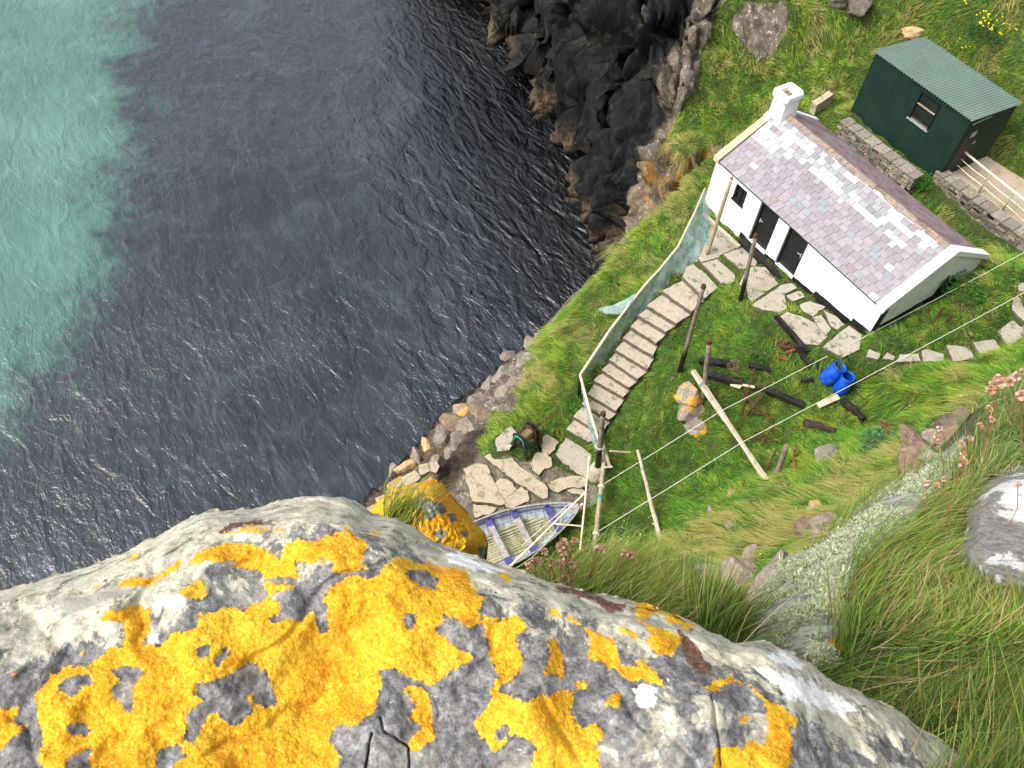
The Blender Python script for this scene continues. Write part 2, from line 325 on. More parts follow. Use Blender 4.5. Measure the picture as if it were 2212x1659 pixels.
# ------------------------------------------------------------------ terrain height from surveyed and added points
WATER = -6.0
PIX = [  # picture x, y, height
 # shore and stairs
 (1500,600,-.5),(1440,650,-.95),(1380,710,-1.45),(1330,770,-1.9),(1290,840,-2.4),(1250,905,-2.9),(1215,975,-3.25),
 (1560,600,-.4),(1500,690,-1.1),(1440,760,-1.55),(1390,840,-2.1),(1340,900,-2.6),(1290,1000,-3.2),
 (1525,380,-.6),(1450,440,-.95),(1400,500,-1.2),(1330,560,-1.6),(1270,620,-2.1),(1230,690,-2.7),(1170,740,-3.4),(1140,820,-3.6),(1090,900,-3.7),
 (1450,520,-.6),(1380,640,-1.35),(1320,700,-1.9),(1260,790,-2.5),(1200,880,-3.1),(1120,900,-3.4),(1100,960,-3.4),(1060,980,-3.5),
 (1200,1050,-3.4),(1100,1050,-3.45),(1020,1040,-3.5),(1010,1090,-3.5),(1100,1130,-3.6),(1040,1220,-3.7),(1270,1080,-3.35),(1190,1230,-3.6),(1260,1160,-3.4),
 (1100,840,-4.4),(1060,900,-4.4),(1010,950,-4.7),(960,940,-5.3),(980,1010,-4.9),(940,1060,-4.9),(900,1090,-5.1),(880,1030,-5.5),(830,1080,-5.6),(1000,1150,-4.2),(960,1120,-4.6),
 # dell
 (1600,660,-.3),(1640,720,-.2),(1540,700,-.9),(1468,803,-1.3),(1560,800,-1.2),(1650,800,-.95),(1700,760,-.5),(1750,790,-.6),(1740,850,-.9),(1820,850,-.8),(1855,870,-.6),
 (1880,800,-.05),(1870,770,.3),(1920,850,.3),(1960,900,.5),(1880,930,-.5),(1780,930,-.8),(1650,900,-1.2),(1550,900,-1.6),(1500,950,-2.1),(1400,950,-2.6),(1360,1030,-3.0),(1450,1040,-2.7),(1550,1000,-2.0),(1620,960,-1.5),
 (1700,960,-1.1),(1680,1000,-1.1),(1350,1100,-3.1),(1400,1150,-2.8),(1300,1180,-3.2),(1480,1100,-1.9),(1600,1040,-1.2),(1660,1030,-.7),(1760,985,-.2),
 # slabs in front of the house and the path
 (1600,560,-.25),(1560,520,-.3),(1680,620,.0),(1740,660,.3),(1700,690,.15),(1790,720,.5),(1820,760,.6),(1890,760,.6),(1990,780,.65),(2080,765,.8),(2150,720,1.0),(2212,650,1.3),
 (1960,700,.75),(2050,650,.9),(2150,548,1.85),(2100,800,.9),(2180,760,1.3),
 (2000,860,1.2),(2060,860,1.7),(2150,800,2.2),
 # rising slope towards the viewer
 (1430,1175,-2.4),(1500,1170,-1.3),(1560,1120,-.6),(1650,1090,-.0),(1760,1040,.6),(1860,1000,1.1),(1960,960,1.8),(2050,930,2.6),(2120,880,3.0),(2212,820,3.4),
 (1500,1250,.3),(1580,1200,.6),(1660,1150,1.0),(1740,1110,1.5),(1850,1060,2.1),(1960,1010,3.0),
 (1560,1320,2.2),(1620,1230,1.8),(1700,1200,2.4),(1640,1330,3.4),
 # hillside above the cliff and behind the house
 (1519,450,-.28),(1540,345,-.1),(1475,330,-.3),(1450,230,.7),(1440,290,-.5),(1500,90,2.1),(1480,160,1.3),(1545,0,3.2),(1540,260,.2),(1600,290,.1),(1600,200,.7),(1560,120,1.3),(1640,60,2.2),
 (1680,180,.7),(1760,240,.5),(1740,120,1.3),(1800,220,.75),(1720,20,2.9),(1850,40,2.6),(1850,130,1.3),(1950,20,3.0),(2100,40,3.6),(2212,0,4.6),(2100,130,2.6),(2212,150,3.0),(2212,230,2.3),
 # cliff across the inlet
 (1420,400,-1.2),(1390,470,-1.6),(1330,510,-2.4),
 (1300,440,-4.2),(1340,470,-3.2),(1290,380,-3.8),(1380,400,-1.9),(1350,320,-2.0),(1300,300,-3.0),(1240,270,-4.4),(1200,200,-4.6),(1260,200,-2.4),(1350,200,-.2),(1400,300,-.6),(1400,200,.5),
 (1210,100,-2.8),(1300,100,.6),(1380,110,1.5),(1440,110,1.6),(1400,40,2.6),(1250,40,-.2),(1150,50,-3.4),(1100,20,-4.0),(1320,0,2.0),(1460,0,3.2),(1200,0,-1.0)]
WLINE = [(1010,0),(1045,60),(1120,98),(1158,150),(1160,250),(1205,300),(1248,340),(1235,430),(1288,500),(1300,550)]
WL2 = [(1140,745),(1090,785),(1040,830),(1000,862),(960,905),(920,950),(870,1005),(835,1040),(800,1075),(775,1120)]
cp = [tuple(U(x, y, z)) for x, y, z in PIX]
for p, q in ((WLINE, -6), (WL2, -6)):
    for x, y in p:
        c = U(x, y, q); cp.append(tuple(c))
wl = [U(x, y, -6)[:2] for x, y in WLINE]; wl2 = [U(x, y, -6)[:2] for x, y in WL2]
mid = [(-3.2, -2.9), (-2.3, -4.4), (-2.0, -5.6)]
for x, y in mid: cp.append((x, y, -6.3))
bank = [(-.3+.15, -5.9, -5.2)]
shore = [(-48, 7.5), (-34, 5.0)]+[tuple(a) for a in wl]+mid+[tuple(a) for a in wl2]+[(2.2, -19.5), (3.5, -24), (3, -34), (0, -60)]
for x, y in shore[:2]+shore[-4:]: cp.append((x, y, -6.))
WORLD = [(-.2,-.4,-.3),(2,-.4,-.12),(5,-.4,.0),(6.2,-.4,.32),(8.2,-.4,.72),(8.9,-.3,.78),(8.9,1.4,.95),(8.9,2.6,1.15),(8.9,3.4,1.65),(8.9,5.2,1.75),(10,5.4,1.7),(0,2,-.2),(4,2,.0),(8,2,.6),(0,5.1,-.1),(4,5.1,-.3),(6.6,5.1,-.2),(8.2,5.3,1.4),(-.6,3,.2),(-.6,5.4,.35),
 (-.3,6.6,.05),(2,6.8,-.35),(4,7.0,-.5),(6.6,6.9,-.4),(7.4,6.4,.0),(8.6,6.9,1.0),(11,6.9,.9),(-.4,7.75,1.),(4,7.75,1.),(9,7.75,1.0),(13,7.75,1.1),(-.8,10.7,1.05),(4.3,10.7,1.05),(5.6,11.2,1.1),(6,9,1.),(9,11,1.1),(9,12.5,2.4),(4.3,11.6,1.9),(-.8,11.4,1.7),(13,12,2.5),
 (-16,8,7.5),(-20,7,6.5),(-24,6.6,5.5),(-28,7,6.5),(-34,8,8),(-13,10,6.5),(-10,10.5,5),(-16,11,13),(-22,10,13),(-30,12,14),(-42,14,12),(-10,18,13),(0,24,7),(12,22,7),(24,22,9),(24,5,10),(-60,14,-4),(-60,60,10),(30,60,16),(-20,60,12),  # unseen cliff out of view, raised to darken the reflection in the water
 (14.5,3,4.2),(14.6,-2,5.0),(14.6,-6,5.5),(14.4,-9,6.5),(15.8,-9.5,8),(17,-5,10),(18,2,10),(14.3,-12,7.5),(15.2,-14,12),(14.3,-15.5,8),(12.9,-14.5,3.0),(11.5,-15,0),(10,-15.5,-2.8),(11,-17.5,-1),(12.5,-18,4),(14,-18.5,11),
 (8,-18,-3.6),(6,-18,-4.2),(9,-22,-3),(12,-22,2),(14,-22,9),(16,-14,17.5),(17,-19,20.6),(18,-12,18.5),(20,-16,20.5),(20,-5,15),(24,-14,21.5),(18,-26,20.5),(15,-25,16),(24,-30,22),(34,-14,23),(34,-40,24),(14,-34,14),(10,-34,4),(34,10,16)]
cp += WORLD
for dx in (-1.5, -4, -9):                       # sea bed off the shore
    for i, (x, y) in enumerate(shore[2:-2]):
        if i % 3 == 0: cp.append((x+dx, y-.5*abs(dx), -7.2+dx*.15))
cp += [(-48,-10,-12),(-60,-60,-12),(0,-60,-10),(-25,-25,-11),(-10,-15,-9.5),(34,-60,20),(20,-60,10),(-10,-40,-10)]
cp = np.array(cp)
ov, oe, of, *_ = delaunay_2d_cdt([Vector(p[:2]) for p in cp], [], [], 0, 1e-5)
ov = np.array([tuple(v) for v in ov]); src = [int(np.argmin(((cp[:, :2]-v)**2).sum(1))) for v in ov]; oz = cp[src, 2]
GX0, GX1, GY0, GY1, GS = -34.0, 24.0, -30.0, 26.0, .1
gx = np.arange(GX0, GX1+1e-6, GS); gy = np.arange(GY0, GY1+1e-6, GS); NXG, NYG = len(gx), len(gy)
Z = np.full((NYG, NXG), -6.0)
for tri in of:
    a, b, c = [ov[i] for i in tri]; za, zb, zc = oz[list(tri)]
    i0 = max(0, int((min(a[0], b[0], c[0])-GX0)/GS)); i1 = min(NXG, int((max(a[0], b[0], c[0])-GX0)/GS)+2)
    j0 = max(0, int((min(a[1], b[1], c[1])-GY0)/GS)); j1 = min(NYG, int((max(a[1], b[1], c[1])-GY0)/GS)+2)
    if i0 >= i1 or j0 >= j1: continue
    xx, yy = np.meshgrid(gx[i0:i1], gy[j0:j1]); det = (b[1]-c[1])*(a[0]-c[0])+(c[0]-b[0])*(a[1]-c[1])
    if abs(det) < 1e-9: continue
    l1 = ((b[1]-c[1])*(xx-c[0])+(c[0]-b[0])*(yy-c[1]))/det; l2 = ((c[1]-a[1])*(xx-c[0])+(a[0]-c[0])*(yy-c[1]))/det; l3 = 1-l1-l2
    m = (l1 >= -1e-6) & (l2 >= -1e-6) & (l3 >= -1e-6); s = Z[j0:j1, i0:i1]; s[m] = (l1*za+l2*zb+l3*zc)[m]
def blur(a, k):
    for _ in range(k):
        a = np.pad(a, 1, mode='edge'); a = (a[:-2, 1:-1]+a[2:, 1:-1]+2*a[1:-1, 1:-1])/4; a = np.pad(a, ((0, 0), (1, 1)), mode='edge'); a = (a[:, :-2]+a[:, 2:]+2*a[:, 1:-1])/4
    return a
Z = blur(Z, 8)
XX, YY = np.meshgrid(gx, gy)
px, py = PR(np.stack([XX, YY, Z], -1))
# rock regions, drawn on the survey picture
R1 = [(850,-400),(1660,-400),(1600,-40),(1565,20),(1527,90),(1497,165),(1464,245),(1440,312),(1470,335),(1530,300),(1560,330),(1520,352),(1460,410),(1400,470),(1350,505),(1318,530),(1270,600),(1170,700),(700,700)]
R2 = [(1150,712),(1175,735),(1150,790),(1125,850),(1105,885),(1062,890),(1040,960),(1040,990),(1060,1010),(1100,1000),(1200,1000),(1290,1050),(1280,1090),(1020,1140),(1050,1300),(600,1300),(600,900)]
R3 = [(1605,20),(1700,12),(1712,40),(1690,85),(1625,122),(1605,100),(1580,60)]
R4 = [(1960,950),(2080,885),(2140,880),(2100,960),(2010,1030),(1955,1000)]
pn = np.stack([XX, YY, Z], -1)
wob = 22*fbm(pn*.6, 4, 2)
RS = np.maximum.reduce([sdf(px+wob, py+wob, p) for p in (R1, R2, R3, R4)])
gyz, gxz = np.gradient(Z, GS); slope = np.hypot(gxz, gyz)
rock = np.maximum(sstep(-6, 6, RS), sstep(1.7, 2.3, blur(slope, 6))*(1-sstep(8, 10, XX)*sstep(9.5, 8.5, Z)))
rock = np.maximum(rock, sstep(-5.0, -5.3, Z))
Zg = Z+.10*fbm(pn*1.1, 3, 4)+.10*fbm(pn*.35, 2, 6)
# keep ground flat round built things
def flat(x0, x1, y0, y1, z, f=.5):
    global Zg
    d = np.maximum(np.maximum(x0-XX, XX-x1), np.maximum(y0-YY, YY-y1)); w_ = sstep(f, 0, d); Zg = Zg*(1-w_)+z*w_
flat(4.3, 13, 7.75, 11.0, .97, .35); flat(-.7, 4.3, 7.72, 10.7, .97, .3)
flat(-.15, 8.0, .1, 4.85, -.6, .2)

def zD(x, y): return ((2200+x/3.017)*.6777, (550+y/3.017)*.6777)
def zE(x, y): return ((1100+x/2.37)*.6777, (1000+y/2.37)*.6777)
def zF(x, y): return ((2400+x/2.37)*.6777, (1300+y/2.37)*.6777)
SLABS = []   # (polygon world xy, top z, thickness, material, kind)
def slab(fn, pts, z, th, mat, kind, grow=None):
    grow = grow if grow is not None else (.07 if kind in ('terrace', 'landing') else 0)
    w_ = [U(*fn(*p), z) for p in pts]; cx_ = sum(p[0] for p in w_)/len(w_); cy_ = sum(p[1] for p in w_)/len(w_)
    SLABS.append(([(cx_+(p[0]-cx_)*(1+grow), cy_+(p[1]-cy_)*(1+grow)) for p in w_], z, th, mat, kind))
NOS = [((935,60),(1065,185)),((800,150),(985,280)),((705,240),(890,352)),((650,300),(825,405)),((605,370),(765,475)),((555,440),(745,555)),((510,515),(710,635)),((470,575),(650,697)),
       ((425,640),(595,752)),((375,705),(560,810)),((335,790),(515,897)),((300,850),(470,950)),((248,930),(425,1035)),((205,1010),(345,1092))]
STZ = [-.55-.195*k for k in range(14)]
STEPS = []
for k in range(1, 14):
    a, b = [U(*z2(*p), STZ[k-1]) for p in NOS[k-1]]; c_, d_ = [U(*z2(*p), STZ[k]) for p in NOS[k]]
    bk = np.array([0, .12, 0]); STEPS.append(([tuple((a+bk)[:2]), tuple(c_[:2]), tuple(d_[:2]), tuple((b+bk)[:2])], STZ[k]))
slab(z2, [(935,60),(1065,185),(1165,108),(1120,20),(1040,-30),(960,0)], -.55, .3, 'slab', 'terrace')
for pts, z in (([(60,540),(230,480),(440,720),(330,790),(120,850),(60,760)],-.36),([(105,855),(320,800),(480,960),(440,1060),(300,1060),(180,930)],-.42),([(330,790),(500,720),(640,830),(620,900),(520,950)],-.22),
    ([(545,935),(620,905),(720,915),(850,1080),(770,1155),(540,1100),(480,1070)],-.08),([(550,1115),(760,1165),(625,1255),(560,1200)],-.06),([(615,1265),(880,1085),(970,1068),(1020,1110),(905,1170),(930,1300),(870,1335),(700,1310)],.12),
    ([(930,1180),(1060,1140),(1100,1195),(985,1232)],.16),([(1060,1270),(1150,1240),(1300,1290),(1250,1340),(1180,1378),(1090,1330)],.2),([(830,1420),(940,1345),(1100,1400),(1250,1480),(1320,1580),(1250,1650),(1100,1640),(930,1500)],.26),
    ([(1180,1392),(1262,1372),(1350,1500),(1305,1560),(1235,1480)],.3),([(1290,1330),(1400,1380),(1480,1460),(1440,1520),(1360,1470)],.34)): slab(zD, pts, z, .22, 'slab', 'terrace')
slab(z4, [(885,425),(1050,290),(1130,350),(1115,440),(1010,490)], .58, .3, 'slab', 'terrace')
for pts, z in (([(1160,490),(1185,440),(1260,470),(1240,510)],.62),([(1270,500),(1300,460),(1355,490),(1345,515)],.63),([(1365,525),(1385,475),(1510,470),(1525,520)],.65),([(1530,450),(1560,440),(1680,475),(1675,525),(1540,520)],.7),([(1690,410),(1760,415),(1850,430),(1875,500),(1740,525)],.78),
    ([(1870,395),(2000,375),(2080,405),(2090,450),(1920,480)],.88),([(2035,320),(2150,235),(2206,270),(2206,350),(2110,430)],1.05),([(2130,110),(2170,90),(2206,170),(2250,235),(2206,255),(2130,180)],1.2),([(2170,0),(2230,0),(2250,70),(2165,50)],1.3)): slab(z4, pts, z, .22, 'slab', 'path')
for pts, z, mt in (([(300,480),(440,420),(540,470),(620,560),(700,620),(760,660),(880,760),(880,850),(830,860),(740,800),(640,740),(560,680),(440,590)],-3.32,'slab_warm'),([(90,590),(200,545),(310,560),(370,700),(430,830),(480,900),(450,920),(170,885),(120,720)],-3.36,'slab_warm'),
    ([(375,745),(440,680),(520,700),(590,770),(540,830),(460,880)],-3.38,'slab_warm'),([(180,925),(300,935),(400,960),(330,1020),(200,1050)],-3.5,'slab_warm'),([(470,900),(560,805),(640,755),(700,800),(700,900),(560,960),(500,950)],-3.4,'slab_warm'),
    ([(730,530),(790,430),(880,430),(920,480),(930,560),(860,580),(810,640),(750,590)],-3.2,'slab_warm'),([(850,280),(890,260),(960,300),(1000,330),(960,400),(900,450),(840,420)],-3.3,'slab_warm'),([(400,290),(540,180),(600,250),(560,350),(520,400),(410,410)],-3.1,'slab'),
    ([(900,740),(1020,670),(1250,650),(1260,760),(1080,770),(1000,810),(930,780)],-3.34,'slab_warm'),([(1080,790),(1200,765),(1250,800),(1220,840),(1120,820)],-3.4,'slab_warm')): slab(zB, pts, z, .3, mt, 'landing')
slab(z3, [(1255,395),(1325,275),(1400,330),(1475,400),(1445,545),(1300,450)], -3.3, .3, 'slab', 'landing')
for i_, pts in enumerate(([(635,1120),(690,1110),(715,1150),(690,1200),(640,1190)],[(555,1140),(625,1125),(640,1190),(570,1220),(555,1190)],[(420,1235),(530,1180),(580,1230),(480,1320),(440,1290)],[(370,1290),(420,1250),(470,1310),(440,1350),(390,1340)],
    [(300,1340),(370,1300),(400,1370),(340,1390)],[(225,1390),(300,1360),(340,1400),(240,1430)],[(155,1470),(230,1430),(250,1450),(180,1500)])): slab(zE, pts, -4.25-.2*i_, .5, 'slab_warm', 'quay')
def under(poly, z, f=.16):
    global Zg
    x0, x1 = min(p[0] for p in poly)-1, max(p[0] for p in poly)+1; y0, y1 = min(p[1] for p in poly)-1, max(p[1] for p in poly)+1
    i0, i1 = int((x0-GX0)/GS), int((x1-GX0)/GS)+1; j0, j1 = int((y0-GY0)/GS), int((y1-GY0)/GS)+1
    s = sdf(XX[j0:j1, i0:i1], YY[j0:j1, i0:i1], poly); w_ = sstep(-f*2.2, -f*.2, s); Zg[j0:j1, i0:i1] = Zg[j0:j1, i0:i1]*(1-w_)+z*w_
    i_ = (slice(j0, j1), slice(i0, i1)); BARE[i_] = np.maximum(BARE[i_], sstep(-.07, .02, s)); FLATM[i_] = np.maximum(FLATM[i_], w_)
BARE = np.zeros_like(Zg); FLATM = np.zeros_like(Zg)
for sl in SLABS: under(sl[0], sl[1]-.10)
for st__ in STEPS: under(st__[0], st__[1]-.12)

V = np.stack([XX, YY, Zg], -1)
ny_ = np.stack([-gxz, -gyz, np.ones_like(Z)], -1); ny_ /= np.linalg.norm(ny_, axis=-1, keepdims=True)
# folded, fractured rock: displace along the slope normal
wp_ = np.stack([fbm(pn*.7, 3, 7), fbm(pn*.7+11, 3, 8), fbm(pn*.7+23, 3, 9)], -1)
al_ = -.80*XX+.60*YY; ac_ = .60*XX+.80*YY
st = np.stack([al_*.17, ac_*.80, Zg*.24], -1)+.2*wp_
h1_, e1_ = facets(st, 2); h2_, e2_ = facets(st*2.3+5, 4); h3_, e3_ = facets(np.stack([al_*1.1, ac_*2.1, Zg*1.3], -1)*1.0+.3*wp_, 6)
big = 1.3*h1_+.75*h2_+.5*fbm(st*.6, 3, 11)
crack = -1.3*np.exp(-(e1_/.09)**2)-.50*np.exp(-(e2_/.11)**2)
det = .28*h3_-.14*np.exp(-(e3_/.09)**2)+.07*fbm(pn*3, 3, 15)
side = sstep(-8, -2, -XX)  # larger relief on the cliff over the inlet
iscl = (inpoly(px, py, R1)).astype(float); iscl = np.clip(blur(iscl, 10), 0, 1)
disp = rock*(iscl*(big+crack)+(.55+.45*iscl)*det+(1-iscl)*.18*fbm(pn*.9, 3, 19, .6, True))
near_top = sstep(6, 9, Zg); disp *= (1-.7*near_top)*(1-FLATM)
V = V+ny_*disp[..., None]
gr = .09*fbm(pn*2.2, 3, 21)+.24*np.abs(fbm(pn*1.0, 2, 25)); V[..., 2] += (1-FLATM)*(1-rock)*(gr)*sstep(.0, .6, np.maximum(np.maximum(4.3-XX, XX-13), np.maximum(7.75-YY, YY-11)))
TZ = V[..., 2].copy()
def H(x, y):
    fx = (np.asarray(x, float)-GX0)/GS; fy = (np.asarray(y, float)-GY0)/GS; i = np.clip(np.floor(fx).astype(int), 0, NXG-2); j = np.clip(np.floor(fy).astype(int), 0, NYG-2); a = fx-i; b = fy-j
    return TZ[j, i]*(1-a)*(1-b)+TZ[j, i+1]*a*(1-b)+TZ[j+1, i]*(1-a)*b+TZ[j+1, i+1]*a*b
def G(x, y, lift=0.):                  # point of the terrain seen at x, y
    d = ray(x, y); d = d/np.linalg.norm(d); t = np.arange(12, 75, .04); p = CAM+d*t[:, None]
    h = H(p[:, 0], p[:, 1])+lift; b = np.nonzero(p[:, 2] < h)[0]
    k = b[0] if len(b) else len(t)-1
    return CAM+d*t[k]
# zones for colour
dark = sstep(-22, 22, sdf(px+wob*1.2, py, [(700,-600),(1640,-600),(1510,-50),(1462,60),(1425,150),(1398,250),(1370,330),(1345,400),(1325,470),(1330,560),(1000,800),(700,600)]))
for P__ in ([(1350,30),(1400,5),(1445,60),(1425,120),(1395,172),(1360,170),(1342,110)],[(1236,40),(1300,20),(1325,60),(1292,120),(1260,145),(1238,100)],[(1000,-60),(1150,-60),(1165,60),(1130,100),(1040,60)],[(1455,60),(1490,40),(1480,130),(1450,150)]): dark = dark*(1-.42*sstep(-8, 14, sdf(px+wob*.8, py, P__)))  # less dark on these ridges: their lit look put into the rock colour
tide = sstep(-5.05, -5.5, V[..., 2]+.5*fbm(pn*1.2, 3, 33))
olich = sstep(-10, 10, sdf(px+wob*.5, py, [(1350,440),(1400,330),(1430,260),(1480,300),(1560,300),(1555,350),(1480,400),(1390,500),(1340,520)]))
land = sstep(-6, 6, sdf(px+wob*.4, py, [(1010,985),(1060,990),(1100,985),(1190,960),(1290,1030),(1285,1085),(1020,1140),(1000,1050)]))
wet = sstep(-8, 8, sdf(px+wob*.6, py, [(1010,940),(1060,905),(1065,950),(1020,1010),(960,1090),(1000,1160),(930,1120),(940,1010)]))
F0 = gridF(NXG, NYG)
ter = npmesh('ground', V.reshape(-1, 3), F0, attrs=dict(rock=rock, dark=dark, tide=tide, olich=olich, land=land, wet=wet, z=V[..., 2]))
m, nt, b, o = newmat('ground'); co = coords(nt)
n1 = noiseN(nt, co, .9, 6, .7); n2 = noiseN(nt, co, 4.5, 8, .72, .5); n3 = noiseN(nt, co, 22, 5, .75)
soil = ramp(nt, n2, [(.3, (.03, .05, .012)), (.5, (.07, .115, .022)), (.68, (.15, .15, .05))])
st_ = coords(nt, (1, 1.6, .45), (0.3, .5, .4)); ns = noiseN(nt, st_, 1.6, 9, .75, .8)
pale = ramp(nt, ns, [(.28, (.035, .028, .022)), (.45, (.14, .115, .085)), (.6, (.30, .255, .19)), (.78, (.50, .44, .35))])
pale = mixc(nt, thr(nt, noiseN(nt, co, 4, 8, .8), .56, .60), pale, (.62, .55, .47)); pale = mixc(nt, thr(nt, noiseN(nt, co, 2.2, 7, .75), .58, .63), pale, (.20, .12, .085))
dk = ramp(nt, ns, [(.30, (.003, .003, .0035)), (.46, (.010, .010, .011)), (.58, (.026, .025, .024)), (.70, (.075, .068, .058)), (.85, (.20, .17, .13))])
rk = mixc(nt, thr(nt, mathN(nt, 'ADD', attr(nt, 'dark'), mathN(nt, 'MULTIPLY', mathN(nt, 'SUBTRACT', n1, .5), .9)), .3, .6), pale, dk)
rk = mixc(nt, mathN(nt, 'MULTIPLY', thr(nt, noiseN(nt, co, 1.5, 8, .75), .49, .53), attr(nt, 'olich')), rk, (.42, .22, .04))
tb = ramp(nt, n2, [(.3, (.03, .018, .012)), (.5, (.12, .085, .05)), (.7, (.26, .19, .115))])
rk = mixc(nt, mathN(nt, 'MULTIPLY', attr(nt, 'tide'), thr(nt, n2, .3, .5)), rk, tb)
wl_ = N(nt, 'ShaderNodeMapRange'); L(nt, mathN(nt, 'ADD', attr(nt, 'z'), mathN(nt, 'MULTIPLY', n2, .6)), wl_.inputs[0]); wl_.inputs[1].default_value = -5.35; wl_.inputs[2].default_value = -5.6
rk = mixc(nt, wl_.outputs[0], rk, (.006, .005, .004))
ld = ramp(nt, n2, [(.32, (.05, .05, .03)), (.45, (.16, .15, .10)), (.6, (.40, .34, .25))]); rk = mixc(nt, mathN(nt, 'MULTIPLY', attr(nt, 'land'), .8), rk, ld)
rk = mixc(nt, mathN(nt, 'MULTIPLY', attr(nt, 'wet'), .85), rk, ramp(nt, n2, [(.35, (.012, .009, .007)), (.55, (.05, .035, .025)), (.75, (.14, .10, .075))]))
msk = thr(nt, mathN(nt, 'ADD', attr(nt, 'rock'), mathN(nt, 'MULTIPLY', mathN(nt, 'SUBTRACT', n2, .5), .8)), .4, .55)
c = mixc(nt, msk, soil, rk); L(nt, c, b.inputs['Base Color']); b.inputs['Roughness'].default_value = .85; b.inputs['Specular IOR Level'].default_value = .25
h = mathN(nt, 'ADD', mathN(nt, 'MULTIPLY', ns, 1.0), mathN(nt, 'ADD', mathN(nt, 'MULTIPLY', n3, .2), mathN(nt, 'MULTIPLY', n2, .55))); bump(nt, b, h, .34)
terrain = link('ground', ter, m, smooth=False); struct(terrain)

# ------------------------------------------------------------------ water: dark weed bed, pale sand, ripples
def mat_water():
    m, nt, b, o = newmat('sea_water'); co = coords(nt)
    # boundary of the sand patch: line through surveyed points (world x,y) as a distance field stored on the mesh
    s = attr(nt, 'sand'); nb = noiseN(nt, co, .35, 6, .6, .4); nb2 = noiseN(nt, co, 1.6, 5, .6)
    sm = thr(nt, mathN(nt, 'ADD', s, mathN(nt, 'ADD', mathN(nt, 'MULTIPLY', mathN(nt, 'SUBTRACT', nb, .5), 9.0), mathN(nt, 'MULTIPLY', mathN(nt, 'SUBTRACT', nb2, .5), 3.4))), -2.6, 2.2)
    sand = ramp(nt, noiseN(nt, co, .22, 5, .65), [(.3, (.032, .098, .074)), (.7, (.068, .165, .13))])
    weed = ramp(nt, noiseN(nt, co, .42, 7, .7, .7), [(.32, (.006, .008, .011)), (.5, (.012, .016, .021)), (.68, (.026, .033, .041))])
    weed = mixc(nt, mathN(nt, 'MULTIPLY', thr(nt, noiseN(nt, co, 2.6, 5, .7, .4), .55, .72), .35), weed, (.06, .07, .08))
    weed = mixc(nt, attr(nt, 'deep'), weed, (.0015, .0015, .002))  # near-black by the cliff: its shade and mirrored rock put into the colour
    c = mixc(nt, sm, weed, sand); L(nt, c, b.inputs['Base Color']); b.inputs['Roughness'].default_value = .025
    b.inputs['IOR'].default_value = 1.62; b.inputs['Specular IOR Level'].default_value = .5
    c1 = coords(nt, (1, 2.3, 1), (0, 0, math.radians(28))); w1 = noiseN(nt, c1, .62, 3, .5, .8)
    c2 = coords(nt, (1, 1.9, 1), (0, 0, math.radians(62))); w2 = noiseN(nt, c2, 2.3, 4, .6, .6)
    c3 = coords(nt, (1, 1.6, 1), (0, 0, math.radians(100))); w3 = noiseN(nt, c3, 6.5, 3, .6, .4)
    gust = ramp(nt, noiseN(nt, co, .12, 4, .6, .5), [(.35, (.35,)*3), (.65, (1.,)*3)])
    hgt = mathN(nt, 'ADD', mathN(nt, 'MULTIPLY', w1, .30), mathN(nt, 'MULTIPLY', mathN(nt, 'ADD', mathN(nt, 'MULTIPLY', w2, .16), mathN(nt, 'MULTIPLY', w3, .055)), gust))
    hgt = mathN(nt, 'MULTIPLY', hgt, mathN(nt, 'ADD', 1.0, mathN(nt, 'MULTIPLY', attr(nt, 'near'), .75)))
    bump(nt, b, hgt, .42); return m
xs = np.concatenate([np.linspace(-220, -60, 9)[:-1], np.arange(-60, 14, .5), [40]]); ys = np.concatenate([np.linspace(-200, -60, 8)[:-1], np.arange(-60, 14, .5), [40]])
wx, wy = np.meshgrid(xs, ys); wz = np.full_like(wx, WATER); qx, qy = PR(np.stack([wx, wy, wz], -1))
SAND = [(-3000,-3000),(330,-3000),(300,-60),(240,100),(225,190),(250,260),(245,380),(215,440),(225,530),(200,600),(130,700),(100,770),(0,850),(-400,1150),(-3000,1500)]
sp_ = [tuple(U(x, max(y, -700), WATER)[:2]) for x, y in SAND[2:13]]
spoly = [(-300, 200), (-120, 30)]+sp_[0:]+[(-30, -60), (-300, -200)]
sand = sdf(wx, wy, spoly)
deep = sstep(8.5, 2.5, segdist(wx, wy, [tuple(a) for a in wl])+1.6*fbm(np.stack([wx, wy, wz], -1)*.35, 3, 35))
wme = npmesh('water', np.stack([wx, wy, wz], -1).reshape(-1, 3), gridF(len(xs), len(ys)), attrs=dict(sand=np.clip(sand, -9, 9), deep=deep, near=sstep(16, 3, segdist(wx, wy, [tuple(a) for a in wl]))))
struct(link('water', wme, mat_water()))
# wider land and sea bed out of the picture
# ------------------------------------------------------------------ cottage
def polymesh_xz(mb, pts, y0, y1):      # prism of an x-z outline between two y
    n = len(pts); vs = [(p[0], y0, p[1]) for p in pts]+[(p[0], y1, p[1]) for p in pts]
    mb.add(vs, [tuple(range(n)), tuple(range(2*n-1, n-1, -1))]+[(i, n+i, n+(i+1) % n, (i+1) % n) for i in range(n)])
def polymesh_yz(mb, pts, x0, x1):
    n = len(pts); vs = [(x0, p[0], p[1]) for p in pts]+[(x1, p[0], p[1]) for p in pts]
    mb.add(vs, [tuple(range(n)), tuple(range(2*n-1, n-1, -1))]+[(i, n+i, n+(i+1) % n, (i+1) % n) for i in range(n)])
XL, XR, YB, ZE, ZR, ZB_ = -.25, 8.2, 4.93, 2.03, 3.36, 1.93
YR = 2.47
house = thing('cottage', (4, 2.4, 0), 'long white cottage with purple-grey slate roof, black doors and one chimney', 'cottage')
D1, D2, WN = (2.27, 3.2), (3.73, 4.68), (.96, 1.56, .99, 1.70)
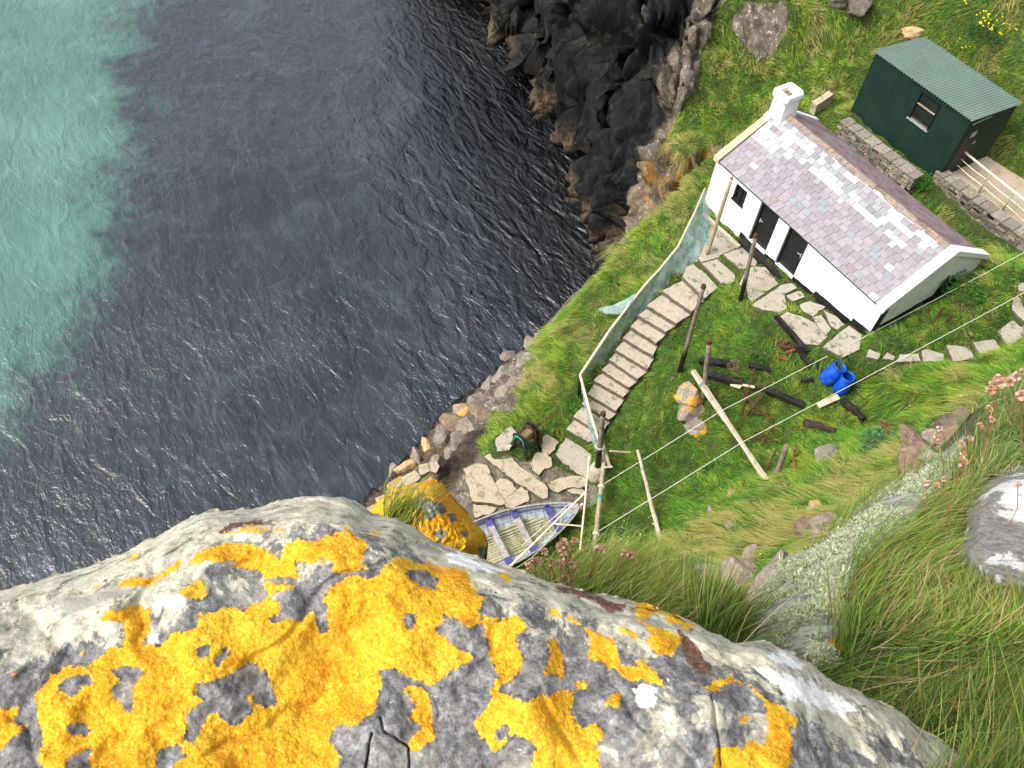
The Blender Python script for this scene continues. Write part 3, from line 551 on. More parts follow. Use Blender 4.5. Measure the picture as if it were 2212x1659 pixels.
def rough_wall(m_, name):
    return m_.build(name, M['white'], house)
mb = MB(); T = .38; top = 1.97; bot = -1.2
for x0, x1, za, zb in ((XL, WN[0], bot, top), (WN[0], WN[1], bot, WN[2]), (WN[0], WN[1], WN[3], top), (WN[1], D1[0], bot, top), (D1[0], D1[1], 1.85, top), (D1[0], D1[1], bot, -.03),
                       (D1[1], D2[0], bot, top), (D2[0], D2[1], 1.85, top), (D2[0], D2[1], bot, .03), (D2[1], XR, bot, top)): mb.box(x0, x1, 0, T, za, zb)
mb.build('front_wall', M['white'], house)
mb = MB(); mb.box(XL, XR, YB-T, YB, bot, 1.9); mb.build('back_wall', M['white'], house)
for nm, x0, x1 in (('gable_wall', XR-T, XR), ('gable_wall', XL, XL+T)):
    mb = MB(); polymesh_yz(mb, [(T, bot), (YB-T, bot), (YB-T, ZB_+.15), (YR, ZR-.06), (T, ZE+.12)], x0, x1); mb.build(nm, M['white'], house)
# black painted plinth with its painted steps, slightly proud of the wall
rng = random.Random(5)
def wav(pts, x0, x1, n, a=.012):       # densify a top profile
    out = []
    for (xa, za), (xb, zb) in zip(pts[:-1], pts[1:]):
        k = max(1, int(abs(xb-xa)/.12))
        for i in range(k): t = i/k; out.append((xa+(xb-xa)*t, za+(zb-za)*t+rng.uniform(-a, a)))
    return out+[pts[-1]]
mb = MB()
prof = wav([(XL-.02, -.40), (1.85, -.33), (1.87, .02), (D1[0], -.03)], 0, 0, 0)
polymesh_xz(mb, [(XL-.02, -1.2), (D1[0], -1.2)]+prof[::-1], -.02, .01)
prof = wav([(D1[1], .06), (D2[0], .12)], 0, 0, 0); polymesh_xz(mb, [(D1[1], -1.2), (D2[0], -1.2)]+prof[::-1], -.02, .01)
prof = wav([(D2[1], .2), (5.71, .27), (5.73, .43), (7.42, .54), (7.43, .70), (XR+.02, .78)], 0, 0, 0); polymesh_xz(mb, [(D2[1], -1.2), (XR+.02, -1.2)]+prof[::-1], -.02, .01)
for (a_, b_), z_ in ((D1, -.035), (D2, .025)): mb.box(a_, b_, -.02, .01, -1.2, z_)
mb.build('plinth', M['black'], house)
mb = MB(); polymesh_yz(mb, [(-.02, .3), (.30, .3), (.27, 1.1), (.30, 1.9), (.1, 2.06), (-.02, 2.02)], XR-.01, XR+.022)
polymesh_yz(mb, [(.30, .3), (4.95, .3), (4.95, .98), (3.5, 1.02), (2.2, .98), (1.0, .90), (.3, .93)], XR-.01, XR+.018)
polymesh_yz(mb, [(2.9, .95), (4.2, .95), (3.75, 1.45), (3.35, 1.5), (3.15, 1.9), (2.95, 1.4)], XR-.01, XR+.02)
mb.build('quoin_paint', M['black'], house)
mb = MB(); mb.hexa([(2.12, -.30, -.9), (4.80, -.30, -.9), (4.80, -.021, -.9), (2.12, -.021, -.9), (2.12, -.30, -.06), (4.80, -.30, .02), (4.80, -.021, .05), (2.12, -.021, -.03)]); mb.build('door_step', M['black'], house, bevel=.02)
for (x0, x1), z0, hx, hd in ((D1, -.03, .13, 1), (D2, .03, .80, -1)):
    mb = MB(); mb.box(x0+.06, x1-.06, .15, .2, z0+.03, 1.79)
    for k in range(1, 6): xx = x0+.06+(x1-x0-.12)*k/6; mb.box(xx-.006, xx+.006, .146, .152, z0+.05, 1.77)
    dr = mb.build('door', M['gloss_black'], house)
    mb = MB(); mb.box(x0+.001, x0+.058, .08, .24, z0+.002, 1.848); mb.box(x1-.058, x1-.001, .08, .24, z0+.002, 1.848); mb.box(x0+.058, x1-.058, .08, .24, 1.792, 1.848); mb.build('door_frame', M['black'], house)
    zc = z0+1.0; mb = MB(); mb.box(x0+hx-.02, x0+hx+.02, .128, .15, zc-.09, zc+.09); mb.bar((x0+hx, .10, zc+.06), (x0+hx+.15*hd, .10, zc+.05), .03, .03); mb.bar((x0+hx, .10, zc+.06), (x0+hx, .15, zc+.06), .03, .03)
    mb.build('handle', M['metal'], dr)
x0, x1, za, zb = WN
wf = MB(); wf.box(x0-.02, x1+.02, -.03, .14, za-.05, za+.035); wf.box(x0+.001, x0+.05, .03, .14, za+.036, zb-.051); wf.box(x1-.05, x1-.001, .03, .14, za+.036, zb-.051); wf.box(x0+.001, x1-.001, .03, .14, zb-.05, zb-.001)
wf.box((x0+x1)/2-.015, (x0+x1)/2+.015, .08, .12, za+.036, zb-.051); wf.box(x0+.05, (x0+x1)/2-.016, .08, .12, (za+zb)/2-.012, (za+zb)/2+.012); wf.box((x0+x1)/2+.016, x1-.05, .08, .12, (za+zb)/2-.012, (za+zb)/2+.012)
wn = wf.build('window', M['black'], house)
mb = MB(); mb.box(x0+.03, x1-.03, .125, .135, za+.02, zb-.03); mb.build('pane', M['glass'], wn)
# roof: deck, then slates one by one
e0 = Vector((0, -.10, ZE-.055)); r0 = Vector((0, YR, ZR)); up = (r0-e0); SL = up.length; up.normalize(); nrm = Vector((1, 0, 0)).cross(up).normalized()
mb = MB(); polymesh_yz(mb, [(-.08, ZE-.05), (YR, ZR-.005), (YB+.08, ZB_-.05), (YB+.08, ZB_-.12), (YR, ZR-.08), (-.08, ZE-.12)], XL+.06, XR-.1); mb.build('roof_deck', M['burnt_brown'], house)
PALE = [z1(*p) for p in [(390,455),(600,575),(650,560),(700,545),(800,630),(880,700),(1000,830),(1130,930),(1200,1010),(1330,1010),(1370,1060),(1440,1030),(1530,1060),(1560,1040),(1200,730),(900,500),(690,370),(620,300),(480,340)]]
mb = MB(); NR = 14; ex = SL/NR; rr = random.Random(11); xa, xb = XL+.23, XR-.26
for r in range(NR):
    x = xa-(.17 if r % 2 else 0)
    while x < xb:
        wd = .345+rr.uniform(-.035, .035) if r < 8 else .30+rr.uniform(-.05, .05); xs_, xe = max(x, xa), min(x+wd-.013, xb)
        if xe-xs_ > .05:
            c3 = e0+up*((r+.5)*ex)+Vector(((xs_+xe)/2, 0, 0)); pxx, pyy = PR(np.array(c3)); pl = bool(inpoly(pxx, pyy, PALE))
            t = rr.random(); v = rr.uniform(.90, 1.10)
            if (pl and t < .70) or (not pl and t < .035):
                g = rr.choice([.26, .31, .35, .40, .45, .50]); mb.cc = (g*.97, g*.99, g*1.0)
            elif t > .93: mb.cc = (.20*v, .215*v, .235*v)
            elif t > .915: mb.cc = (.235*v, .19*v, .195*v)
            else: g = rr.uniform(.85, 1.13); mb.cc = (.232*g, .208*g, .228*g)
            a = rr.uniform(-.003, .003); lo = .016+rr.uniform(0, .006); th = .007; dz = nrm*lo; dh = nrm*(.004+a)
            s0 = e0+up*(r*ex)+up*rr.uniform(-.006, .006); s1_ = e0+up*((r+1)*ex+.03)
            P = [s0+dz-nrm*th, s0+dz, s1_+dh-nrm*th, s1_+dh]
            A = lambda p, xx: (xx, p.y, p.z)
            mb.hexa([A(P[0], xs_), A(P[0], xe), A(P[2], xe), A(P[2], xs_), A(P[1], xs_), A(P[1], xe), A(P[3], xe), A(P[3], xs_)])
        x += wd
mb.build('slates', M['slate'], house, col=True)
e1 = Vector((0, YB+.1, ZB_-.05)); r1 = Vector((0, YR, ZR)); u1 = (r1-e1); S1 = u1.length; u1.normalize(); n1_ = u1.cross(Vector((1, 0, 0))).normalized(); mb = MB()
for r in range(15):
    x = xa-(.16 if r % 2 else 0); ex1 = S1/15
    while x < xb:
        wd = rr.uniform(.26, .36); xs_, xe = max(x, xa), min(x+wd-.006, xb)
        if xe-xs_ > .05:
            s0 = e1+u1*(r*ex1)+n1_*(.015+rr.uniform(0, .008)); s1_ = e1+u1*((r+1)*ex1+.03)+n1_*.006
            mb.hexa([(xs_, s0.y, s0.z-.01), (xe, s0.y, s0.z-.01), (xe, s1_.y, s1_.z-.01), (xs_, s1_.y, s1_.z-.01), (xs_, s0.y, s0.z), (xe, s0.y, s0.z), (xe, s1_.y, s1_.z), (xs_, s1_.y, s1_.z)])
        x += wd
mb.build('back_slates', M['slate_back'], house)
for i in range(17):                       # ridge pieces
    xs_ = xa+.15+i*(xb-xa-.15)/17; xe = xs_+(xb-xa-.15)/17-.012; dz = rr.uniform(0, .015); mb = MB()
    if i in (10, 14): 
        polymesh_yz(mb, [(YR-.1, ZR-.02), (YR, ZR+.04), (YR+.1, ZR-.02), (YR, ZR-.03)], xs_, xe); mb.build('ridge_tile', M['rock_brown'], house, sub=2, jit=.03, jscale=9); continue
    polymesh_yz(mb, [(YR-.17, ZR-.065+dz), (YR-.16, ZR-.045+dz), (YR-.02, ZR+.045+dz), (YR+.02, ZR+.045+dz), (YR+.16, ZR-.045+dz), (YR+.17, ZR-.065+dz), (YR, ZR+.02+dz)], xs_, xe); mb.build('ridge_tile', M['ridge'], house)
def rake(xa_, xb_, y0, za_, y1, zb_, mat, h=.085, low=-.14, name='coping'):
    mb = MB(); polymesh_yz(mb, [(y0, za_+low), (y0, za_+h), (y1, zb_+h), (y1, zb_+low)], xa_, xb_); return mb.build(name, mat, house, bevel=.015, sub=3, jit=.012, jscale=4)
rake(XR-.25, XR+.09, -.16, ZE-.02, YR, ZR, M['white']); rake(XR-.25, XR+.09, YR+.002, ZR, YB+.15, ZB_-.05, M['white'])
rake(XL-.08, XL+.2, -.14, ZE-.0, 1.9, ZE+1.9*.54, M['coping_tan'], .06); rake(XL-.08, XL+.22, 1.902, ZE+1.9*.54, 2.2, ZE+2.2*.54, M['white'], .10)
rake(XL-.08, XL+.14, 2.75, ZR-.13, YB+.15, ZB_-.05, M['white'], .06)
# chimney
mb = MB(); mb.hexa([(XL-.06, 2.04, 2.6), (.42, 2.04, 2.6), (.42, 2.90, 2.6), (XL-.06, 2.90, 2.6), (XL-.06, 2.12, 3.95), (.27, 2.12, 3.95), (.27, 2.84, 3.95), (XL-.06, 2.84, 3.95)])
ch = mb.build('chimney', M['white'], house, bevel=.03, sub=2, jit=.015)
mb = MB(); x0, x1, y0, y1 = -.42, .36, 2.02, 2.94; c = .1
ring = [(x0+c, y0), (x1-c, y0), (x1, y0+c), (x1, y1-c), (x1-c, y1), (x0+c, y1), (x0, y1-c), (x0, y0+c)]
inn = [(x0+.20, y0+.22), (x1-.18, y0+.22), (x1-.16, y0+.24), (x1-.16, y1-.24), (x1-.18, y1-.22), (x0+.20, y1-.22), (x0+.18, y1-.24), (x0+.18, y0+.24)]
def sh(r, f): return [((p[0]+.03)*f-.03, (p[1]-2.48)*f+2.48) for p in r]
lv = [(sh(ring, .93), 3.92), (ring, 3.98), (ring, 4.14), (sh(ring, .92), 4.2), (inn, 4.17), (sh(inn, .9), 3.7)]
vs = [(p[0], p[1], z) for r_, z in lv for p in r_]; fs = [(i*8+j, i*8+(j+1) % 8, (i+1)*8+(j+1) % 8, (i+1)*8+j) for i in range(len(lv)-1) for j in range(8)]
mb.add(vs, fs); mb.build('chimney_cap', M['white'], ch)
mb = MB(); mb.prism([(p[0], p[1]) for p in sh(inn, .99)], 3.96, 3.99); mb.build('flue', M['chimney_in'], ch)

# ------------------------------------------------------------------ corrugated shed
SX, SY, SLn, SW, SZ, SHF, SHB = -.57, 7.71, 4.69, 2.89, .9, 3.83, 3.54
shed = thing('shed', (1.8, 9.1, 1), 'dark green corrugated iron shed with pale green lean-to roof', 'shed')
PITCH, AMP = .088, .014
def corr(mb, fn, u0, u1, segs, z_of, uhole=None):
    pass
def corr_panel(name, a, b, zb, zta, ztb, out, hole=None, mat='shed_wall'):
    """vertical corrugated wall from a to b (x,y); top height runs zta to ztb; hole=(u0,u1,z0,z1)"""
    a = Vector((a[0], a[1], 0)); b = Vector((b[0], b[1], 0)); Ln = (b-a).length; n = int(Ln/PITCH*6); vs = []; fs = []
    o_ = Vector((out[0], out[1], 0))
    for i in range(n+1):
        u = Ln*i/n; p = a+(b-a)*(i/n)+o_*(AMP*math.sin(2*PI*u/PITCH)); zt = zta+(ztb-zta)*i/n
        zs = [zb, hole[2], hole[3], zt] if hole else [zb, zb+.01, zt-.01, zt]
        vs += [(p.x, p.y, z) for z in zs]
        if i:
            q = i*4; r_ = q-4; um = Ln*(i-.5)/n
            for k in range(3):
                if hole and k == 1 and hole[0] < um < hole[1]: continue
                fs.append((r_+k, q+k, q+k+1, r_+k+1))
    mb = MB(); mb.add(vs, fs); o = mb.build(name, M[mat], shed); sol = o.modifiers.new('t', 'SOLIDIFY'); sol.thickness = .004; sol.offset = 0; return o
corr_panel('front_wall', (SX, SY), (SX+SLn, SY), SZ, SHF-.03, SHF-.03, (0, -1), (1.88+.57, 2.81+.57, 2.45, 3.62))
corr_panel('side_wall', (SX, SY+SW), (SX, SY), SZ, SHB-.03, SHF-.03, (-1, 0))
corr_panel('back_wall', (SX+SLn, SY+SW), (SX, SY+SW), SZ, SHB-.03, SHB-.03, (0, 1))
corr_panel('side_wall', (SX+SLn, SY), (SX+SLn, SY+SW), SZ, SHF-.03, SHB-.03, (1, 0), (.26, 1.28, SZ+.02, SHF-.30))
mb = MB(); RP = .125; n = int((SLn+.2)/RP*8); vs = []; fs = []
for i in range(n+1):
    u = (SLn+.2)*i/n; x = SX-.1+u; h = .028*math.sin(2*PI*u/RP); vs += [(x, SY-.11, SHF+.015+h), (x, SY+SW+.12, SHB-.005+h)]
    if i: q = 2*i; fs.append((q-2, q, q+1, q-1))
mb.add(vs, fs); ro = mb.build('roof', M['shed_roof'], shed); sol = ro.modifiers.new('t', 'SOLIDIFY'); sol.thickness = .004
x0, x1, za, zb = 1.88, 2.81, 2.45, 3.62
mb = MB(); mb.box(x0-.02, x0+.04, SY-.03, SY+.06, za, zb); mb.box(x1-.04, x1+.02, SY-.03, SY+.06, za, zb); mb.box(x0+.04, x1-.04, SY-.03, SY+.06, zb-.05, zb); sw_ = mb.build('window', M['tar'], shed)
mb = MB(); mb.box(x0+.03, x1-.03, SY+.035, SY+.045, za+.02, zb-.04); mb.build('pane', M['glass'], sw_)
mb = MB(); mb.box(x0+.05, x1-.05, SY-.0, SY+.03, 3.10, 3.145); mb.build('glazing_bar', M['post_pale'], sw_)
mb = MB(); mb.box(x0-.05, x1+.05, SY-.075, SY+.06, za-.05, za+.0); mb.build('sill', M['metal'], sw_)
XD = SX+SLn
mb = MB(); mb.box(XD-.03, XD+.01, SY+.28, SY+1.26, SZ+.05, SHF-.34); dr = mb.build('door', M['gloss_black'], shed)
mb = MB(); mb.box(XD+.011, XD+.02, SY+.62, SY+.92, 2.78, 3.02); mb.build('notice', M['metal'], dr)
mb = MB(); mb.bar((XD+.05, SY+1.0, 2.42), (XD+.05, SY+1.16, 2.42), .03, .03); mb.bar((XD+.01, SY+1.16, 2.42), (XD+.05, SY+1.16, 2.42), .03, .03); mb.box(XD+.011, XD+.02, SY+1.14, SY+1.18, 2.32, 2.48); mb.build('handle', M['metal'], dr)
mb = MB(); mb.box(XD-.03, XD+.05, SY+.24, SY+1.3, SHF-.32, SHF-.28); mb.build('lintel_strip', M['metal'], shed)

# ------------------------------------------------------------------ rubble walls
def rubble_wall(name, x0, x1, yf, yb, zb, zt0, zt1, label, tone, orange=0, seed=0):
    rr = random.Random(seed); root = thing(name, ((x0+x1)/2, (yf+yb)/2, zb), label, 'stone wall')
    mb = MB(); z = zb
    def rock_(xa, xb, ya, yb_, za, zb_):
        g = rr.uniform(.5, 1.25)*tone; w_ = rr.uniform(-.03, .03); mb.cc = (.34*g+w_*.3, .295*g, .235*g-w_*.2)
        j = lambda a=.014: rr.uniform(-a, a)
        mb.hexa([(xa+j(), ya+j(.03), za+j()), (xb+j(), ya+j(.03), za+j()), (xb+j(), yb_+j(), za+j()), (xa+j(), yb_+j(), za+j()), (xa+j(), ya+j(.03), zb_+j()), (xb+j(), ya+j(.03), zb_+j()), (xb+j(), yb_+j(), zb_+j()), (xa+j(), yb_+j(), zb_+j())])
    while z < max(zt0, zt1)-.02:
        h = rr.uniform(.10, .16); x = x0
        while x < x1:
            w_ = rr.uniform(.16, .42); xe = min(x+w_, x1); zt = zt0+(zt1-zt0)*((x+xe)/2-x0)/(x1-x0)
            if z < zt-.04:
                if rr.random() > .03: rock_(x, xe-.012, yf, yb, z, min(z+h-.008, zt+rr.uniform(-.02, .03)))
            x = xe
        z += h
    mb.build('stonework', M['wallstone'], root, col=True, bevel=.012)
    mb = MB(); x = x0
    while x < x1-.05:
        w_ = rr.uniform(.3, .55); xe = min(x+w_, x1); zt = zt0+(zt1-zt0)*((x+xe)/2-x0)/(x1-x0); g = rr.uniform(.8, 1.25)*tone; mb.cc = (.33*g, .30*g, .25*g)
        mb.hexa([(x, yf-.03, zt), (xe-.015, yf-.03, zt+.01), (xe-.015, yb+.02, zt), (x, yb+.02, zt), (x, yf-.03, zt+.07), (xe-.015, yf-.03, zt+.085), (xe-.015, yb+.02, zt+.09), (x, yb+.02, zt+.075)]); x = xe
    mb.build('coping', M['wallcope'], root, col=True, bevel=.015, sub=2, jit=.018, jscale=6)
    mb = MB(); mb.box(x0+.05, x1-.05, yf+.05, yb-.05, zb, min(zt0, zt1)-.03); mb.build('core', M['black'], root)
    return root
M['wallstone'] = mat_vcol('rubble_stone', .95, .2, .45, 11, .015, mot=(2.2, .56, (.08, .085, .04)))
M['wallcope'] = mat_vcol('wall_cope', .95, .2, .4, 9, .015, mot=(3.3, .60, (.52, .28, .05)))
rubble_wall('stone_wall', -.35, 3.72, 6.9, 7.4, -.65, 1.02, 1.02, 'low grey rubble wall running between the cottage and the green shed', .66, seed=1)
rubble_wall('stone_wall', 3.95, 12.5, 7.62, 8.1, -.75, 1.30, 1.34, 'taller rubble wall behind the cottage holding up the railed yard', .55, seed=2)

# ------------------------------------------------------------------ yard and railing
mb = MB(); n = 10
yp = [(4.14, 8.11), (13, 8.11), (13, 10.9), (10, 11.0), (6.6, 10.9), (5.2, 10.7), (4.14, 10.6)]
mb.prism(yp, .9, 1.06); struct(mb.build('yard', M['yard']))
rl = thing('handrail', (5.5, 8.6, 1.06), 'cream painted pipe handrail along the concrete yard', 'handrail')
zt = 2.0; A_ = [U(*z5(*p), zt) for p in [(1130,750),(1405,975),(1615,1140)]]; dv = (A_[2]-A_[0]); dv[2] = 0; dv /= np.linalg.norm(dv); E_ = A_[0]+dv*6.5
mb = MB(); mb.tube([A_[0], A_[1], A_[2], E_], .045, 10); mb.build('top_rail', M['rail'], rl, smooth=True)
for p in [A_[0]+dv*.05, A_[1], A_[2], A_[2]+dv*1.3, A_[2]+dv*2.6]:
    mb = MB(); mb.tube([(p[0], p[1], 1.0), (p[0], p[1], zt)], .032, 8); mb.build('upright', M['post_pale'], rl, smooth=True)
for zz in (1.68, 1.38):
    mb = MB(); q = [A_[0]+dv*.05]+[A_[0]+dv*s_ for s_ in (.9, 1.55, 2.2, 2.8, 3.6, 4.4, 6.4)]; mb.tube([(p[0], p[1], zz-(.035 if i % 2 else 0)) for i, p in enumerate(q)], .018, 6); mb.build('lower_rail', M['rail'], rl, smooth=True)

# ------------------------------------------------------------------ paving and stairs
def slab_mesh(name, poly, z, th, mat, seed, parent=None, rough=.012):
    rr = random.Random(seed); n = len(poly); pts = []
    for i in range(n):
        a = Vector(poly[i]); b_ = Vector(poly[(i+1) % n]); k = max(1, int((b_-a).length/.12))
        for j in range(k): t = j/k; p = a.lerp(b_, t); r_ = .0 if j == 0 else 1; pts.append((p.x+rr.uniform(-rough, rough)*r_*1.3, p.y+rr.uniform(-rough, rough)*r_*1.3))
    cx_ = sum(p[0] for p in pts)/len(pts); cy_ = sum(p[1] for p in pts)/len(pts)
    m_ = len(pts); vs = []; fs = []
    rings = [(1.0, -th), (1.0, -.03), (.985, -.006), (.95, 0), (.6, 0), (.3, 0)]
    for f_, dz in rings: vs += [(cx_+(p[0]-cx_)*f_, cy_+(p[1]-cy_)*f_, z+dz+(rr.uniform(-.004, .004) if dz > -.1 else 0)) for p in pts]
    vs.append((cx_, cy_, z))
    for i in range(len(rings)-1): fs += [(i*m_+j, i*m_+(j+1) % m_, (i+1)*m_+(j+1) % m_, (i+1)*m_+j) for j in range(m_)]
    q = (len(rings)-1)*m_; fs += [(q+j, q+(j+1) % m_, len(vs)-1) for j in range(m_)]
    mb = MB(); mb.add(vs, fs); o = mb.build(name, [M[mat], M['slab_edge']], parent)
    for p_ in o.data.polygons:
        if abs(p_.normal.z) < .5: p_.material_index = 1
    return o
LAB = {'terrace': [
 'concrete slab at the head of the stairs','paving slab under the pointed post by the cottage corner','slab stepping down past the pointed post','slab laid below the left black door','pale broad slab in front of the black doors','weedy scrap of paving beside the tar-footed post',
 'grass-patched slab in the middle of the terrace','small chip of paving near the black plinth','weedy crazy-paving piece along the plinth','large speckled slab beside the charred beam','long rounded paving piece between grass seams','paving piece close to the plinth step','big square slab by the near cottage corner'],
 'path': ['smallest path slab nearest the cottage corner','second little slab of the curved path','third slab of the curved path','fourth slab with notched left edge on the path','fifth slab of the curved garden path','sixth broad slab on the bend of the path','large slab where the path turns uphill','path slab at the right edge of the picture','topmost path slab by the right edge'],
 'landing': ['long pale slab pointing at the boat beside the winch','wide lichen-spotted slab at the left of the landing','short slab wedged beside the wide lichen-spotted slab','low slab hard against the boat gunwale','rounded slab with dark hole above the boat','square stone block at the foot of the winch','narrow upright ochre stone right of the winch','grey block behind the winch rope loop','broken ochre paving below the foot of the stairs','small ochre paving scrap by the boat bow','large flat slab at the foot of the stairs'],
 'quay': ['highest little stone step down to the sea','second small stone step down to the sea','broad third stone step of the boat steps','fourth stone step of the boat steps','fifth stone step of the boat steps','sixth stone step behind the yellow lichen rock','lowest stone step next to the water']}
cnt = {}
for i, (poly, z, th, mat, kind) in enumerate(SLABS):
    k = cnt.get(kind, 0); cnt[kind] = k+1
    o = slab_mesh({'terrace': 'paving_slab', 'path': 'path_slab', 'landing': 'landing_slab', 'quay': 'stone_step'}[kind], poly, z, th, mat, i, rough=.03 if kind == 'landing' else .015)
    o['kind'] = 'thing'; tag(o, LAB[kind][k], 'step' if kind == 'quay' else 'slab', {'terrace': 'paving in front of the cottage', 'path': 'slabs of the curved path', 'landing': 'slabs of the boat landing', 'quay': 'stone steps down to the sea'}[kind])
stairs = thing('staircase', (3.8, -6, -2), 'long flight of weathered concrete steps down the grass bank', 'stairs')
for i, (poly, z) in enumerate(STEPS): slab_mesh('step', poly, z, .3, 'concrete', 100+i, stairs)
# ------------------------------------------------------------------ posts
def vert(t, b, top_h=None):           # foot on the ground at b, head on the sight line t
    p = G(*b); d = ray(*t); A = np.stack([d, -np.array([0, 0, 1.])], 1); s = np.linalg.lstsq(A, p-CAM, rcond=None)[0]; return p, CAM+d*s[0]
def timber(mb, a, b, r0, r1, n=9, wob=.01, seed=0, k=7):
    rr = random.Random(seed); a = Vector(a); b = Vector(b); pts = []; rad = []
    for i in range(k):
        t = i/(k-1); pts.append(a.lerp(b, t)+Vector((rr.uniform(-wob, wob), rr.uniform(-wob, wob), 0))*(1 if 0 < i < k-1 else 0)); rad.append((r0+(r1-r0)*t)*rr.uniform(.95, 1.05))
    mb.tube(pts, rad, n)
def post(t, b, r, label, tar=0, mat='post', cap=True, point=False, seed=0):
    foot, head = vert(t, b); root = thing('wooden_post', foot, label, 'post', 'posts standing round the net yard')
    f = Vector(foot); h = Vector(head); s_ = f.lerp(h, tar)
    mb = MB(); timber(mb, s_-(h-f)*.02 if tar else f-Vector((0, 0, .2)), h, r*1.06, r*.92, seed=seed); 
    if point: mb.tube([h, h+(h-f).normalized()*.12], [r*.9, r*.25], 9)
    mb.build('shaft', M[mat], root, smooth=True)
    if tar: mb = MB(); timber(mb, f-Vector((0, 0, .2)), s_, r*1.25, r*1.12, seed=seed+1, wob=.004); mb.build('tarred_foot', M['tar'], root, smooth=True)
    if cap: mb = MB(); mb.tube([h-(h-f).normalized()*.07, h+(h-f).normalized()*.05], [r*1.12, r*.95], 9); mb.build('rusty_cap', M['rust'], root, sub=1, jit=.012, jscale=14)
    return root, f, h
pA = post((1580,385), (1525,555), .075, 'pale pointed post standing closest to the cottage gable', 0, 'post_pale', False, True, 1)
pB = post((1632,508), (1600,650), .072, 'post with tarred foot standing before the cottage doors', .33, 'post', True, False, 2)
pC = post((1520,618), (1468,803), .075, 'tall leaning post with black foot beside the stairs', .25, 'post', True, False, 3)
pD = post((1532,738), (1520,868), .085, 'stout post with the long beam lashed to it', 0, 'post', True, False, 4)
pE = post((1303,893), (1290,1022), .085, 'post with tarred waist set in concrete above the boat', .42, 'post', True, False, 5)
pS = post((1700,962), (1680,1022), .085, 'short leaning post stub at the foot of the near slope', 0, 'post', False, False, 6)
mb = MB(); f = pE[1]; mb.tube([(f.x, f.y, f.z-.3), (f.x, f.y, f.z+.1), (f.x, f.y, f.z+.38), (f.x, f.y, f.z+.46)], [.36, .33, .27, .18], 16); mb.build('concrete_footing', M['concrete'], pE[0], sub=1, jit=.03, jscale=4)
def coil(mb, c, axis, R, r, turns, pitch, n=26):
    axis = Vector(axis).normalized(); u = axis.orthogonal().normalized(); v = axis.cross(u); k = int(turns*n)
    mb.tube([Vector(c)+(u*math.cos(2*PI*i/n)+v*math.sin(2*PI*i/n))*R+axis*pitch*i/n for i in range(k+1)], r, 5)
def rope(name, pts, r, mat, label, cat='rope'):
    mb = MB(); P_ = [Vector(p) for p in pts]; out = []
    for i in range(len(P_)-1):
        p0 = P_[max(i-1, 0)]; p1 = P_[i]; p2 = P_[i+1]; p3 = P_[min(i+2, len(P_)-1)]
        for j in range(6):
            t = j/6; out.append(.5*((2*p1)+(-p0+p2)*t+(2*p0-5*p1+4*p2-p3)*t*t+(-p0+3*p1-3*p2+p3)*t**3))
    out.append(P_[-1]); mb.tube(out, r, 6); o = mb.build(name, M[mat], smooth=True); tag(o, label, cat); return o, mb
def onray(px, a, b):                  # point on segment a-b (3d) nearest to the sight line px
    d = Vector(ray(*px)).normalized(); a = Vector(a); b = Vector(b); u = (b-a).normalized(); w0 = a-Vector(CAM); B = u.dot(d); den = 1-B*B; s = (B*w0.dot(d)-w0.dot(u))/den; return a+u*s
# beams carrying the two cables
def beam(name, a, b, r0, r1, mat, label, cat='beam', w=None, seed=0, ends=True):
    mb = MB(); timber(mb, a, b, r0, r1, n=w or 8, wob=.012, seed=seed, k=9); o = mb.build(name, M[mat], smooth=(w or 8) > 6); tag(o, label, cat); return o
f, h = pE[1], pE[2]
B1a = U(1306, 985, f.z+.75); B1b = U(1283, 1192, f.z+.35)
beam('wooden_beam', B1a, B1b, .075, .085, 'post_pale', 'round pale pole lashed to the concrete-footed post and carrying both cables', 'beam', 9, 3)
gz = G(1652, 1034); B2a = U(1497, 802, pD[1].z+.95); B2b = Vector(gz)+Vector((0, 0, .03)); dd = (Vector(B2a)-B2b).normalized()
mb = MB(); k = 8; rr = random.Random(8); P_ = [Vector(B2a).lerp(B2b-dd*.15, i/k) for i in range(k+1)]
for i in range(k): pass
mb.tube([p+Vector((rr.uniform(-.008, .008), 0, rr.uniform(-.008, .008))) for p in P_], [.095+.02*math.sin(i*.9) for i in range(k+1)], 5)
tag(mb.build('wooden_beam', M['drift']), 'long grey squared beam lashed at one end and lying across the grass hollow', 'beam')
def hgt(t): return 0
w1a = onray((1328, 1052), B1a, B1b); w1b = onray((1558, 890), B2a, B2b)+Vector((0, 0, .1)); w2a = onray((1290, 1151), B1a, B1b); w2b = onray((1603, 958), B2a, B2b)+Vector((0, 0, .1))
for i, (a, b, far, lab) in enumerate(((w1a, w1b, (2400, 445), 'pale cable passing just below the near cottage corner'), (w2a, w2b, (2400, 530), 'lower pale cable crossing the blue barrels and the slab path'))):
    c = U(*far, 3.2); P_ = [a, a.lerp(b, .5)-Vector((0, 0, .03)), b, b.lerp(Vector(c), .33)-Vector((0, 0, .10)), b.lerp(Vector(c), .66)-Vector((0, 0, .10)), c]
    mb = MB(); mb.tube([p for p in P_], .009, 6); coil(mb, a, Vector(B1b)-Vector(B1a), .098, .014, 3, .03)
    o = mb.build('cable', M['wire'], smooth=True); tag(o, lab, 'cable')
